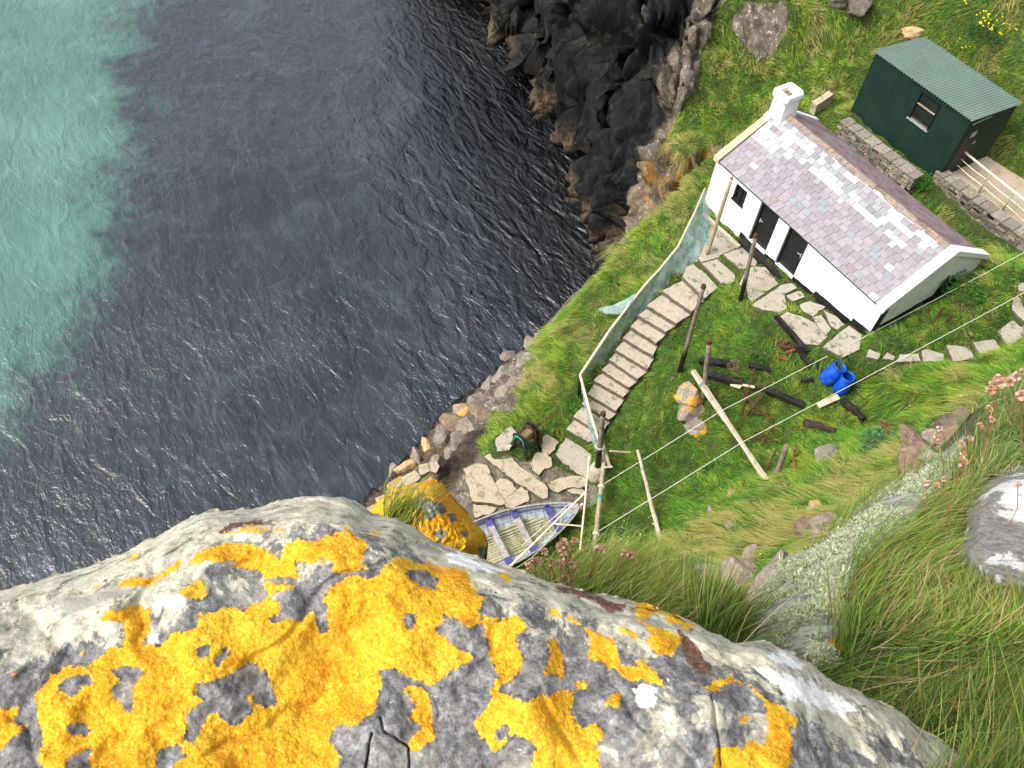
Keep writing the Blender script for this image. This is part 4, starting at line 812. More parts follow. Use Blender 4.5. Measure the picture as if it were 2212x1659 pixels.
# lashings
for (c, ax, R, mat, lab, nt_) in ((onray((1531, 826), B2a, B2b), dd, .125, 'rope_blue', 'faded blue rope lashing the long beam to its post', 3), ((pE[1].lerp(pE[2], .47)), (0, 0, 1), .14, 'rope_cream', 'pale rope lashing round the concrete-footed post', 2)):
    mb = MB(); coil(mb, c, ax, R, .014, nt_, .035); 
    if mat == 'rope_blue': coil(mb, pD[1].lerp(pD[2], .30), (0, 0, 1), .11, .014, 2, .04)
    tag(mb.build('rope_lashing', M[mat], smooth=True), lab, 'rope')
c = onray((1303, 1072), B1a, B1b); mb = MB(); coil(mb, c, Vector(B1b)-Vector(B1a), .1, .014, 3, .03); q = U(1268, 1098, f.z+.1)
for k in range(3): mb.tube([c+Vector((0, 0, -.05+.02*k)), Vector(q)+Vector((0, .02*k, 0))], .012, 5)
tag(mb.build('rope', M['rope_teal'], smooth=True), 'teal rope tied from the cable pole towards the boat bow', 'rope')
# leaning pole, tie bar, plank behind the post
g2 = Vector(G(1428, 1172)); beam('pole', U(1377, 972, -1.7), g2, .05, .085, 'drift', 'crooked weathered pole leaning down the grass right of the cables', 'pole', 8, 5)
beam('tie_bar', U(1316, 974, -1.65), U(1364, 977, -1.7), .035, .03, 'post_pale', 'short thin bar joining the tarred post to the crooked pole', 'pole', 7, 6)
mb = MB(); mb.bar(U(*z2(432, 1105), -1.9), U(*z2(475, 1250), -2.35), .10, .05); mb.bar(U(*z2(440, 1250), -2.35), U(*z2(492, 1245), -2.3), .06, .05); tag(mb.build('plank', M['drift']), 'short plank fixed behind the concrete-footed post', 'plank')
# net rail and net
rail = [U(1523,406,.75),U(1500,460,.5),U(1465,532,.15),U(1428,578,-.15),U(1393,616,-.4),U(1355,664,-.72),U(1319,711,-1.05),U(1285,762,-1.4),U(1253,810,-1.75)]
nf = thing('net_fence', G(1250, 856), 'pale pole rail hung with old green netting along the stairs', 'fence')
mb = MB(); mb.tube(rail, [.03,.035,.04,.04,.045,.045,.05,.05,.045], 8); mb.build('rail', M['drift_pale'], nf, smooth=True)
mb = MB(); mb.tube([rail[-1], U(1275,892,-2.0), U(1304,985,-2.3)], [.05,.05,.04], 8); mb.build('rail', M['drift_pale'], nf, smooth=True)
gp = Vector(G(1250, 862)); mb = MB(); mb.tube([gp-Vector((0, 0, .2)), rail[-1]], .06, 8); mb.build('post', M['tar'], nf, smooth=True)
m, nt, b, o = newmat('netting'); co = coords(nt)
b.inputs['Roughness'].default_value = .8; L(nt, ramp(nt, noiseN(nt, co, 3, 5, .6), [(.3, (.14, .23, .21)), (.7, (.36, .48, .45))]), b.inputs['Base Color'])
uv = attr(nt, 'uvn', 'Color'); al = None
mp = N(nt, 'ShaderNodeMapping'); L(nt, uv, mp.inputs[0]); mp.inputs['Scale'].default_value = (38, 38, 1); mp.inputs['Rotation'].default_value = (0, 0, PI/4)
sx = N(nt, 'ShaderNodeSeparateXYZ'); L(nt, mp.outputs[0], sx.inputs[0])
fx = mathN(nt, 'ABSOLUTE', mathN(nt, 'SUBTRACT', mathN(nt, 'FRACT', sx.outputs[0]), .5)); fy = mathN(nt, 'ABSOLUTE', mathN(nt, 'SUBTRACT', mathN(nt, 'FRACT', sx.outputs[1]), .5))
mesh_ = mathN(nt, 'GREATER_THAN', mathN(nt, 'MAXIMUM', fx, fy), .36)
al = mathN(nt, 'MAXIMUM', mesh_, mathN(nt, 'MULTIPLY', thr(nt, noiseN(nt, co, 2.6, 6, .75), .40, .60), .75)); L(nt, al, b.inputs['Alpha']); M['net'] = m
def net(name, top, botm, nu=60, nv=14, amp=.06, seed=0, mat='net', parent=None):
    top = [Vector(p) for p in top]; botm = [Vector(p) for p in botm]; vs = []; uvs = []
    def at_(P_, t): t = t*(len(P_)-1); i = min(int(t), len(P_)-2); return P_[i].lerp(P_[i+1], t-i)
    for j in range(nv+1):
        for i in range(nu+1):
            u = i/nu; v = j/nv; p = at_(top, u).lerp(at_(botm, u), v); n = mnoise.noise(Vector((u*14+seed, v*1.6, seed)))+.6*mnoise.noise(Vector((u*34+seed, v*2.6, seed+4)))
            p = p+Vector((n*amp*(.3+v), n*amp*.6, -.05*math.sin(v*PI)*(1+n))); vs.append(tuple(p)); uvs.append((u*len(top)*.55, v*.8, 0))
    me = npmesh(name, vs, gridF(nu+1, nv+1), cols=dict(uvn=uvs)); return link(name, me, M[mat], parent, True)
net('netting', [p+Vector((0, 0, .03)) if isinstance(p, Vector) else Vector(p)+Vector((0, 0, .04)) for p in rail], [G(1533,462),G(1520,560),G(*z2(880,70)),G(*z2(700,250)),G(*z2(560,440)),G(*z2(470,560)),G(*z2(372,650))], 120, 12, .09, 1, parent=nf)
net('netting', rail[1:], [Vector(p)+Vector((-.05, -.05, -.55)) for p in rail[1:]], 110, 8, .10, 5, parent=nf)
fa = Vector(rail[5]); net('netting', [U(*z2(640,165),-.45), U(*z2(600,240),-.62), U(*z2(540,295),-.8)], [U(*z2(425,268),-1.3), U(*z2(415,276),-1.35), U(*z2(425,285),-1.4)], 20, 14, .12, 9, parent=nf)
net('netting', [U(1254,806,-1.8), U(1275,892,-2.0), U(1304,985,-2.3)], [U(1258,850,-2.5), U(1272,925,-2.9), U(1288,975,-3.0)], 40, 10, .08, 12, parent=nf)
rope('rope', [U(*zD(*p), z) for p, z in (((108,365),.35),((118,470),.0),((140,580),-.15),((168,690),-.15),((185,708),-.12),((200,690),-.15),((175,682),-.15),((158,700),-.15))], .022, 'rope_teal', 'bright teal rope hanging from the net rail onto the pointed post')
mb = MB(); a_ = U(*zD(125,400), -.2); b__ = U(*zD(470,718), -.12); mb.bar(a_, b__, .13, .12); tag(mb.build('timber_baulk', M['drift'], sub=3, jit=.012), 'grey squared timber lying along the cottage plinth', 'timber')

# ------------------------------------------------------------------ charred timbers and scrap in the hollow
def log_(p, q, w, h, mat, label, cat='timber', group='charred timbers lying in the grass', lift=.2, jit=.03, fn=zC, name='charred_timber', sub=5):
    a = Vector(G(*fn(*p)))+Vector((0, 0, lift)); b = Vector(G(*fn(*q)))+Vector((0, 0, lift)); mb = MB(); mb.bar(a, b, w*.82, h*.82); o = mb.build(name, M[mat], sub=sub, jit=jit*1.7, jscale=5); tag(o, label, cat, group); return o
log_((870,215),(1135,525),.17,.2,'black_wood','long black charred beam slanting up towards the paving',lift=.34)
log_((1050,430),(1190,640),.26,.2,'black_wood','thick charred chunk under the slanting black beam')
log_((1185,560),(1385,765),.18,.16,'black_wood','charred beam reaching to the blue barrels')
log_((205,580),(490,612),.26,.2,'black_wood','black charred baulk behind the lashed post')
log_((640,622),(820,656),.2,.14,'black_wood','short charred piece right of the seeding dock plant')
log_((250,692),(590,775),.30,.2,'black_wood','thick charred beam with split pale wood, beside the lashed post')
log_((560,790),(860,850),.15,.12,'burnt_brown','brown split timber leading on from the split charred beam')
log_((790,840),(1120,970),.26,.2,'black_wood','black scorched beam in the middle of the hollow')
log_((1125,1115),(1395,1205),.2,.16,'burnt_brown','brown charred beam nearest the viewer in the hollow')
log_((1462,935),(1640,1095),.24,.16,'black_wood','charred baulk below the blue barrels')
log_((1092,758),(1200,738),.2,.14,'black_wood','small charred block in the open grass')
log_((1250,975),(1430,895),.24,.07,'drift','pale grey board lying below the barrels','plank',None,.16,.006,name='board',sub=2)
log_((1690,1180),(1780,1275),.1,.05,'drift','thin bleached board by the blue-green leafy plant','plank',None,.1,.006,name='board',sub=2)
log_((1825,1115),(1900,1225),.34,.06,'rust_red','rusty white-flaked plate beside the leafy plant','plate',None,.16,.02,name='rusty_plate')
log_((485,795),(570,818),.2,.06,'drift_pale','pale splinter of split wood on the charred beam','splinter',None,.24,.02,name='wood_splinter',sub=2)
log_((575,800),(690,822),.09,.05,'drift_pale','thin pale splinter beside the rusty frame','splinter',None,.24,.02,name='wood_splinter',sub=2)
def bars(name, segs, r, mat, label, cat, lift=.3, fn=zC):
    mb = MB()
    for p, q, la, lb in segs:
        a = Vector(G(*fn(*p)))+Vector((0, 0, la+.1)); b = Vector(G(*fn(*q)))+Vector((0, 0, lb+.1)); timber(mb, a, b, r, r*.9, 6, .01, hash(p) % 99, 5)
    o = mb.build(name, M[mat]); tag(o, label, cat); return o
bars('scrap_ironwork', [((672,690),(572,1060),.35,.1),((560,870),(850,1135),.2,.15),((762,905),(548,1138),.3,.1),((608,1045),(800,1075),.2,.2),((790,1040),(805,1110),.2,.2),((590,900),(610,960),.22,.22)], .038, 'rust', 'crossed rusty iron frame lying in the hollow', 'iron frame')
bars('iron_scrap', [((640,1275),(760,1205),.12,.2),((700,1265),(890,1300),.15,.1),((830,1200),(748,1330),.3,.1),((830,1200),(880,1215),.3,.2),((660,1300),(790,1240),.15,.15)], .03, 'rust', 'smaller heap of rusty rods under the long beam', 'scrap iron')
bars('iron_bar', [((1008,1385),(1046,1545),.5,.0)], .045, 'rust_red', 'red rusty bar standing right of the short post stub', 'iron bar')
bars('iron_bar', [((845,1425),(800,1530),.5,.0)], .035, 'rust', 'dark rusty bar standing left of the short post stub', 'iron bar')
bars('iron_bar', [((1060,1425),(975,1500),.25,.1)], .03, 'iron_black', 'black bar leaning behind the red rusty bar', 'iron bar')
bars('iron_rod', [((95,583),(200,585),.08,.08)], .014, 'rust', 'thin rusty rod in the grass beside the tall leaning post', 'rod')
bars('iron_rod', [((860,545),(985,575),.08,.1),((870,530),(975,560),.08,.1)], .02, 'rust_red', 'pair of red rods lying below the rusty pulley', 'rod')
g0 = Vector(G(*zC(965, 430))); pl = thing('rusty_pulley', g0, 'rusty red pulley wheel lying against the slanting black beam', 'pulley')
mb = MB()
for i in range(20):
    a0, a1 = 2*PI*i/20, 2*PI*(i+1)/20; T_ = lambda a, r, z: (g0.x+math.cos(a)*r, g0.y+math.sin(a)*r*.8, g0.z+.12+z+.25*math.cos(a)*r)
    for (r, z, R_, Z2) in ((.26, 0, .26, .06), (.26, .06, .19, .10), (.19, .10, .12, .09)): mb.add([T_(a0, r, z), T_(a1, r, z), T_(a1, R_, Z2), T_(a0, R_, Z2)], [(0, 1, 2, 3)])
ob = mb.build('wheel', M['rust'], pl); sd_ = ob.modifiers.new('s', 'SOLIDIFY'); sd_.thickness = .03
mb = MB(); mb.tube([g0+Vector((0, 0, .05)), g0+Vector((.05, 0, .34))], .05, 8); mb.build('axle', M['rust'], pl)
mb = MB(); a_ = Vector(G(*zC(975, 505))); b__ = Vector(G(*zC(1075, 465))); mb.bar(a_+Vector((0, 0, .15)), b__+Vector((0, 0, .2)), .16, .05); mb.build('bracket', M['rust_red'], pl, sub=2, jit=.02)
# ------------------------------------------------------------------ barrels
def barrel(top, tilt, label, seed):
    Lh = .84; ax = Vector((0, 0, 1))+Vector(tilt); ax.normalize(); zt_ = 0.
    for _ in range(12): topc = Vector(U(*zC(*top[0]), zt_)); q_ = topc-ax*Lh; zt_ += .7*(float(H(q_.x, q_.y))+.0-q_.z)
    u = ax.orthogonal().normalized(); v = ax.cross(u)
    base = topc-ax*Lh; rt = thing('blue_barrel', base, label, 'barrel', 'blue plastic barrels in the grass')
    pr = [(0, .0), (.2, 0), (.235, .03), (.262, .16), (.272, .32), (.268, .5), (.25, .64), (.222, .76), (.214, .83), (.232, .85), (.232, .885), (.205, .89), (.2, .82), (.245, .6), (.25, .2), (.0, .12)]
    n = 32; sc = Lh/.89; vs = []; fs = []
    for r, z in pr: vs += [base+(u*math.cos(2*PI*j/n)+v*math.sin(2*PI*j/n))*r*1.0+ax*z*sc for j in range(n)]
    fs = [(i*n+j, i*n+(j+1) % n, (i+1)*n+(j+1) % n, (i+1)*n+j) for i in range(len(pr)-1) for j in range(n)]
    mb = MB(); mb.add(vs, fs); mb.build('drum', M['barrel'], rt, smooth=True)
    mb = MB(); mb.tube([base+(u*math.cos(2*PI*j/24)+v*math.sin(2*PI*j/24))*.232+ax*.80*sc for j in range(25)], .014, 6); mb.build('rim_band', M['barrel'], rt, smooth=True)
    mb = MB(); mb.add([base+(u*math.cos(2*PI*j/16)+v*math.sin(2*PI*j/16))*.235+ax*.45*sc for j in range(16)]+[base+ax*.5*sc], [(j, (j+1) % 16, 16) for j in range(16)]); mb.build('dead_weeds', M['burnt_brown'], rt, sub=2, jit=.06, jscale=12)
barrel(((1466,602), -.18), (.16, .30, 0), 'blue barrel farther from the viewer, tipped against its twin', 1)
barrel(((1535,688), .08), (0, .05, 0), 'blue barrel nearer the viewer, standing open-topped', 2)
# ------------------------------------------------------------------ winch
wz = -3.38; P1 = Vector(U(*zB(628, 320), -2.5)); P2 = Vector(U(*zB(752, 208), -2.5)); ax = (P2-P1); ax.z = 0; ax.normalize(); sdv = Vector((-ax.y, ax.x, 0))
wi = thing('winch', (P1+P2)/2+Vector((0, 0, -.9)), 'rusty hand winch wound with rope on the boat landing', 'winch')
for P_, nm in ((P1, 'end_frame'), (P2, 'end_frame')):
    mb = MB(); pts = []
    for i in range(13): a = PI*i/12; pts.append((.30*math.cos(a), .30*math.sin(a)+P_.z))
    pts += [(-.33, P_.z-.25), (-.46, wz-.05), (-.36, wz-.05), (-.16, P_.z-.35), (.16, P_.z-.35), (.36, wz-.05), (.46, wz-.05), (.33, P_.z-.25)]
    vs = [P_.xy.to_3d()+sdv*s_+Vector((0, 0, z))-ax*.025 for s_, z in pts]+[P_.xy.to_3d()+sdv*s_+Vector((0, 0, z))+ax*.025 for s_, z in pts]; n = len(pts)
    mb.add(vs, [tuple(range(n)), tuple(range(2*n-1, n-1, -1))]+[(i, n+i, n+(i+1) % n, (i+1) % n) for i in range(n)]); mb.build(nm, M['iron_black'], wi)
    mb = MB(); mb.tube([Vector((P_.x, P_.y, 0))+sdv*math.cos(PI*i/12)*.32+Vector((0, 0, P_.z+.32*math.sin(PI*i/12))) for i in range(13)], .035, 6); mb.build('rim', M['iron_black'], wi)
mb = MB(); mb.tube([P1-ax*.1, P2+ax*.35], .045, 10)
for a in (.2, 1.2, 2.2, 3.2, 4.4, 5.4): o_ = sdv*math.cos(a)*.27+Vector((0, 0, math.sin(a)*.27)); mb.tube([P1+o_, P2+o_], .02, 6)
mb.build('tie_rods', M['rust'], wi)
mb = MB(); mb.tube([P1+ax*.05, P2-ax*.05], .13, 12); mb.build('drum', M['rust'], wi); dl = (P2-P1).length
mb = MB(); coil(mb, P1+ax*.08, ax, .155, .028, int((dl-.2)/.055), .055, 16); mb.build('rope_coil', M['rope_brown'], wi, smooth=True)
mb = MB()
for i in range(14):
    a0, a1 = 2*PI*i/14, 2*PI*(i+1)/14; c0 = P2-ax*.14; f_ = lambda a, r: c0+sdv*math.cos(a)*r+Vector((0, 0, math.sin(a)*r)); mb.bar(f_(a0, .25), f_(a1, .25), .07, .06, ax)
mb.build('gear_wheel', M['rust'], wi)
mb = MB(); c0 = P2+ax*.35; mb.tube([c0, c0+Vector((0, 0, -.0))+sdv*-.18, c0+sdv*-.18+ax*.16, c0+sdv*-.05+ax*.18, c0+sdv*-.12+ax*.85+Vector((0, 0, .12))], .018, 6); mb.build('crank_handle', M['rust'], wi)
mb = MB(); c1 = P1-ax*.06; mb.tube([c1+sdv*.22+Vector((0, 0, -.05)), c1+sdv*.1+Vector((0, 0, .27)), c1-sdv*.15+Vector((0, 0, .22)), c1-sdv*.3+Vector((0, 0, -.25))], .022, 6); mb.tube([c1+sdv*.26+Vector((0, 0, -.4)), c1+sdv*.2+Vector((0, 0, .2)), c1-sdv*.1+Vector((0, 0, .3))], .018, 6); mb.build('teal_line', M['rope_teal'], wi, smooth=True)
rope('rope', [U(*zB(*p), z) for p, z in (((540,365),-2.75),((505,375),-3.1),((478,400),-3.2),((480,425),-3.25),((500,425),-3.25),((515,400),-3.2),((530,380),-3.0))], .03, 'rope_cream', 'thick cream rope loop hanging from the winch')
# ------------------------------------------------------------------ rowing boat
bw = Vector((7.28, -10.81, -2.86)); bx = Vector((-.12, -.993, 0)).normalized(); by = Vector((-bx.y, bx.x, 0)); BL = 4.9
def bb(s): 
    t = s/BL; return .93*(math.sin(min(t, .62)/.62*PI/2)**.72)*(1-.25*max(0, (t-.6)/.4)**1.6) if t > 0 else 0
def bsheer(s): t = s/BL; return .16*(1-t*1.9)**2 if t < .53 else .06*((t-.53)/.47)**2
def bpt(s, f, v, inset=0):             # v 0 gunwale .. 1 keel; f side -1..1
    b_ = bb(s)-inset; fl = (1-v**2.2)**.55 if v < 1 else 0; rise = .25*max(0, 1-s/.9)**2
    zz = bsheer(s)-v*(.62-rise*.6); return bw+bx*(s+.18*v*(1-min(1, s/1.2)))+by*f*max(b_, .001)*fl+Vector((0, 0, zz+.0))
boat = thing('rowing_boat', bw+bx*2.4-Vector((0, 0, .6)), 'old clinker rowing boat with purple thwart brackets pulled up on the landing', 'boat')
M['hull_out'] = simple('hull_paint', [(.3, (.16, .15, .13)), (.5, (.30, .29, .27)), (.7, (.42, .42, .42))], 5, .6, .005)
M['hull_in'] = simple('pale_blue_paint', [(.3, (.15, .18, .22)), (.5, (.33, .38, .43)), (.72, (.50, .54, .58))], 3.5, .5, .004, 20)
M['floorb'] = simple('algae_floor_boards', [(.28, (.06, .055, .03)), (.42, (.24, .225, .12)), (.6, (.38, .36, .22)), (.75, (.5, .47, .33))], 4.5, .8, .006, 22)
M['thwart'] = simple('peeling_thwart', [(.3, (.15, .135, .125)), (.5, (.30, .27, .25)), (.75, (.44, .41, .385))], 9, .8, .004, 30)
for f_, off, nm, mt in ((1, 0, 'hull', 'hull_out'), (1, .035, 'inner_hull', 'hull_in')):
    ns_, nv = 44, 13; vs = []
    for i in range(ns_+1):
        s = .03+(BL-.03)*i/ns_
        for k in range(-nv, nv+1):
            v = 1-abs(k)/nv; lap = .012*((abs(k)*1.0) % 2); vs.append(bpt(s, (1 if k > 0 else -1) if k else 0, v, off+lap)+Vector((0, 0, off*v*.8)))
    w_ = 2*nv+1; fs = [(i*w_+k, i*w_+k+1, (i+1)*w_+k+1, (i+1)*w_+k) for i in range(ns_) for k in range(w_-1)]
    fs.append(tuple(ns_*w_+k for k in range(w_))); mb = MB(); mb.add(vs, fs); mb.build(nm, M[mt], boat)
for sg in (1, -1):
    mb = MB(); mb.tube([bpt(.02+(BL-.02)*i/30, sg, 0)+Vector((0, 0, .01)) for i in range(31)], .035, 6); mb.build('gunwale', M['thwart'], boat)
    mb = MB(); mb.tube([bpt(.15+(BL-.2)*i/30, sg, .28, .05)+Vector((0, 0, .01)) for i in range(31)], .028, 6); mb.build('riser', M['purple'], boat)
mb = MB(); pos = bpt(0, 0, 0)
mb.tube([bw-bx*.10+Vector((0, 0, .2)), bw+bx*.04-Vector((0, 0, .25)), bw+bx*.22-Vector((0, 0, .52)), bw+bx*.6-Vector((0, 0, .64))], [.045, .045, .05, .05], 6); mb.build('stem', M['drift_pale'], boat)
mb = MB(); mb.add([bpt(.04, 0, 0)+Vector((0, 0, .03)), bpt(.32, 1, 0)+Vector((0, 0, .03)), bpt(.32, -1, 0)+Vector((0, 0, .03)), bpt(.04, 0, 0), bpt(.32, 1, 0), bpt(.32, -1, 0)], [(0, 1, 2), (3, 5, 4), (0, 3, 4, 1), (1, 4, 5, 2), (2, 5, 3, 0)]); mb.build('breasthook', M['thwart'], boat)
nb = 11
mbf = MB()
for k in range(nb):
    y0 = -.62+1.24*k/nb; y1 = y0+1.24/nb-.014; sa = .55+.75*abs((k+.5)/nb-.5)*2; z0 = -.46
    cn = [(sa, y0), (BL-.3, y0*.9), (BL-.3, y1*.9), (sa, y1)]; P_ = [bw+bx*s_+by*y_*min(1, bb(s_)/.8) for s_, y_ in cn]; arc = lambda y_: .07*(y_/.6)**2
    mbf.hexa([p+Vector((0, 0, z0-.02+arc(y0))) for p in P_]+[p+Vector((0, 0, z0+arc(y0))) for p in P_])
mbf.build('floor_boards', M['floorb'], boat)
mb = MB()
for s_ in [.5+.28*i for i in range(15)]: mb.tube([bpt(s_, f_, v, .045)+Vector((0, 0, .02)) for f_, v in ((1, .05), (1, .3), (1, .55), (1, .8), (-1, .8), (-1, .55), (-1, .3), (-1, .05))], .014, 5)
mb.build('ribs', M['thwart'], boat)
for s_ in (.95, 2.03, 2.92, 4.1):
    a = bpt(s_, 1, .22, .03); b_ = bpt(s_, -1, .22, .03); mb = MB(); mb.bar(a+Vector((0, 0, .03)), b_+Vector((0, 0, .03)), .20, .03)
    if s_ > .9: th = mb.build('thwart', M['thwart'] if s_ > 1 else M['purple'], boat)
    for q, r_ in ((a, b_), (b_, a)):
        d_ = (r_-q).normalized(); mb = MB(); mb.bar(q+Vector((0, 0, .055)), q+d_*.27+Vector((0, 0, .055)), .235, .016); mb.bar(q+d_*.02+Vector((0, 0, .05)), q+d_*.02+Vector((0, 0, .17)), .1, .05); mb.build('bracket', M['purple'], th)
# light timber frame leaning over the boat
fr = thing('drying_poles', U(*zB(1200, 1430), -3.1), 'thin pale pole frame leaning over the rowing boat', 'pole frame')
q1, q2 = U(*zB(1293, 462), -1.2), U(*zB(1198, 1428), -2.6); q3, q4 = U(*zB(1255, 812), -1.75), U(*zB(515, 1540), -2.4); q5 = onray(zB(1230, 1138), q1, q2); q6 = onray(zB(948, 1115), q3, q4)
for a, b_, r in ((q1, q2, .03), (q3, q4, .035), (q5, q6, .028)): mb = MB(); timber(mb, a, b_, r, r*1.1, 7, .006, 3); mb.build('pole', M['drift_pale'], fr)
mb = MB(); timber(mb, U(*zB(1080, 940), -2.3), U(*zB(640, 1330), -2.6), .016, .016, 6, .004, 3); mb.build('lath', M['drift_pale'], fr)
rope('rope', [U(*zB(*p), z) for p, z in (((1225,962),-2.7),((1150,955),-2.6),((1060,990),-2.6),((960,1200),-2.7),((760,1420),-2.8),((560,1560),-2.8))], .012, 'rope_cream', 'thin pale line trailing from the boat bow over the thwarts')

# ------------------------------------------------------------------ boulders
def boulder(name, c, sx_, sy_, sz_, mat, label, rot=0, seed=0, sub=4, cut=24, rough=.2, group=None, cat='rock', parent=None, extra=None):
    rr = np.random.default_rng(seed); bm = bmesh.new(); bmesh.ops.create_icosphere(bm, subdivisions=sub, radius=1); P_ = np.array([v.co for v in bm.verts])
    for _ in range(cut):
        n = rr.normal(size=3); n /= np.linalg.norm(n); d_ = rr.uniform(.48, .84); s = P_@n; m_ = s > d_; P_[m_] -= (s[m_]-d_)[:, None]*n*.92
    n_ = P_/np.linalg.norm(P_, axis=1, keepdims=True); P_ += n_*(rough*.8*fbm(P_*1.6+seed*3.1, 4, seed % 50, .55)+rough*.25*fbm(P_*6+seed, 3, seed % 40))[:, None]
    P_ *= np.array([sx_, sy_, sz_])/2; ca, sa = math.cos(rot), math.sin(rot); P_ = P_@np.array([[ca, sa, 0], [-sa, ca, 0], [0, 0, 1]])
    for v, p in zip(bm.verts, P_): v.co = Vector(p)+Vector(c)
    me = bpy.data.meshes.new(name); bm.to_mesh(me); bm.free(); o = link(name, me, M[mat], parent)
    if label: tag(o, label, cat, group)
    return o
BLD = [(z2(965,810),1.35,1.3,1.25,'rock_orange','orange-lichened boulder beside the lashed post',-.1),(z2(965,905),1.3,1.1,1.0,'rock_orange','red-patched half of the boulder in the grass slope',-.15),(z2(1010,1000),1.1,1.0,.8,'rock_orange','lower end of the lichened boulder below the long beam',-.15),
 (z7(1055,360),.95,.75,.6,'rock_near','lichen-topped rock just above the bigger brown boulder',0),(z7(1015,475),1.7,1.3,1.2,'rock_near','large brown boulder with orange streak on the grass slope',0),(z7(1118,515),.7,1.1,.9,'rock_near','upright brown rock squeezed beside the large boulder',0),
 (z7(1290,262),1.2,.9,.7,'rock_brown','brown rock in the heather green dip of the slope',0),(z7(1365,235),1.3,.9,.8,'rock_near','pinkish crumbly rock next to the brown slope rock',0),(z7(1350,290),1.1,.6,.6,'rock_near','low knobbly rock under the pinkish crumbly rock',0),
 (z7(1322,165),.55,.6,.5,'rock_tan','rounded pinkish tan stone alone on the grass slope',0),(z7(985,205),.45,.4,.35,'rock_grey','little grey stone on the slope above the boulders',0),(z7(972,228),.55,.4,.3,'rock_grey','flat grey stone touching the little grey stone',-.05),(z7(972,105),.5,.45,.35,'rock_orange','orange-topped stone half hidden in the grass slope',0),(z7(890,180),.5,.35,.3,'rock_orange','small lichened stone left of the slope grass',-.02),
 (z7(880,445),1.3,.8,.45,'rock_near','flat reddish outcrop right of the green cushion mound',0),(z7(605,362),1.2,.5,.4,'rock_brown','brown flat outcrop behind the green cushion mound',0),
 (zC(1340,1405),1.35,.9,.7,'rock_grey','grey rounded rock at the lower edge of the hollow',0),
 (zF(1180,225),1.0,.8,.6,'rock_brown','grey-brown rock at the head of the near outcrop',0),(zF(1230,265),1.4,.8,.5,'rock_brown','flat brown rock below the leafy plant',0),(zF(1370,245),1.2,.9,.7,'rock_near','orange-blotched rock in the chain of brown rocks',0),(zF(1500,225),1.5,1.0,.8,'rock_brown','smooth brown slab rock under the pink seed heads',0),(zF(1560,130),1.5,.9,.8,'rock_brown','rough brown outcrop above the smooth slab rock',0),
 (zF(1240,455),1.6,1.5,1.3,'rock_brown','big warm brown crag face beside the pale lichened ridge',0),(zF(1340,450),1.0,.7,.7,'rock_near','lichen-crusted knob on the shoulder of the brown crag',.2),(zF(1440,400),1.0,1.1,.9,'rock_brown','dark cleft rock between the crag and the grass',.1),(zF(1080,640),1.2,.6,.4,'rock_brown','low tan rock tongue under the brown crag',0),
 (zA(272,85),1.9,1.6,1.4,'rock_dark','big dark rounded boulder at the top edge',0),(zA(25,10),1.6,1.1,1.1,'rock_dark','second dark boulder cut by the top edge',0),(zA(860,375),1.3,.7,.8,'rock_tan','reddish stone peeping over the shed roof',0),
 ]
for i, (pp, a, b_, c, mt, lab, dz) in enumerate(BLD):
    g = G(*pp); boulder('boulder', (g[0], g[1], g[2]+c*.12+dz), a, b_, c, mt, lab, rot=i*.7, seed=20+i, group='boulders on the slopes')
# shoreline rocks left of the grass bank
rr = random.Random(31); SR = [(1120,735,1.6),(1150,745,1.2),(1100,775,1.5),(1130,785,1.2),(1085,810,1.4),(1115,820,1.1),(1060,835,1.4),(1095,850,1.3),(1035,865,1.3),(1065,870,1.0),(1010,890,1.4),(1045,895,1.2),(985,915,1.3),(1015,925,1.2),(955,945,1.3),(990,950,1.0),(925,965,1.0),(900,985,.9),(880,1008,1.2),(850,1020,.8),(860,1045,.9),(1150,770,.8),(1165,730,.9),(975,975,.9),(940,1000,.8),(1170,790,.7)]
WH = ['topmost','knobbly','blunt','cracked','sloping','wedge-shaped','rounded','pitted','broad','flat','leaning','lumpy','pale-faced','split','narrow','squat','dark-footed','small','ochre','smooth','humped','low','tilted','stubby','chunky','weathered']
for i, (x, y, s) in enumerate(SR):
    g = G(x, y); mt = 'rock_tan' if i in (18, 16) else ('rock_orange' if i in (10, 20) else rr.choice(['rock_grey', 'rock_grey', 'rock_brown']))
    boulder('shore_rock', (g[0], g[1], g[2]-s*.08), s*rr.uniform(1.0, 1.6), s*rr.uniform(.7, 1.0), s*rr.uniform(.6, .95), mt, None, rot=rr.uniform(0, 3), seed=70+i, cut=44, rough=.12)
    o = bpy.context.scene.collection.objects[-1]; tag(o, f"{WH[i]} {'ochre ' if mt=='rock_tan' else ''}shore rock, number {i+1} of 26 down the waterline from the grass bank", 'rock', 'rocks along the waterline')
# ------------------------------------------------------------------ foreground rocks on the cliff top
CZ = CAM[2]
def dens(pts, step=8, closed=False):
    out = []; n = len(pts)
    for i in range(n if closed else n-1):
        a = np.array(pts[i], float); b = np.array(pts[(i+1) % n], float); k = max(1, int(np.hypot(*(b-a))/step))
        out += [tuple(a+(b-a)*j/k) for j in range(k)]
    if not closed: out.append(tuple(pts[-1]))
    return out
def resample(pts, n, closed):
    p = np.array(pts+([pts[0]] if closed else [])); d = np.concatenate([[0], np.cumsum(np.hypot(*np.diff(p, axis=0).T))]); t = np.linspace(0, d[-1], n+(1 if closed else 0))
    r = np.stack([np.interp(t, d, p[:, 0]), np.interp(t, d, p[:, 1])], 1); return r[:-1] if closed else r
def smooth1(r, closed, k):
    for _ in range(k):
        if closed: r = (np.roll(r, 1, 0)+2*r+np.roll(r, -1, 0))/4
        else: q = r.copy(); q[1:-1] = (r[:-2]+2*r[1:-1]+r[2:])/4; r = q
    return r
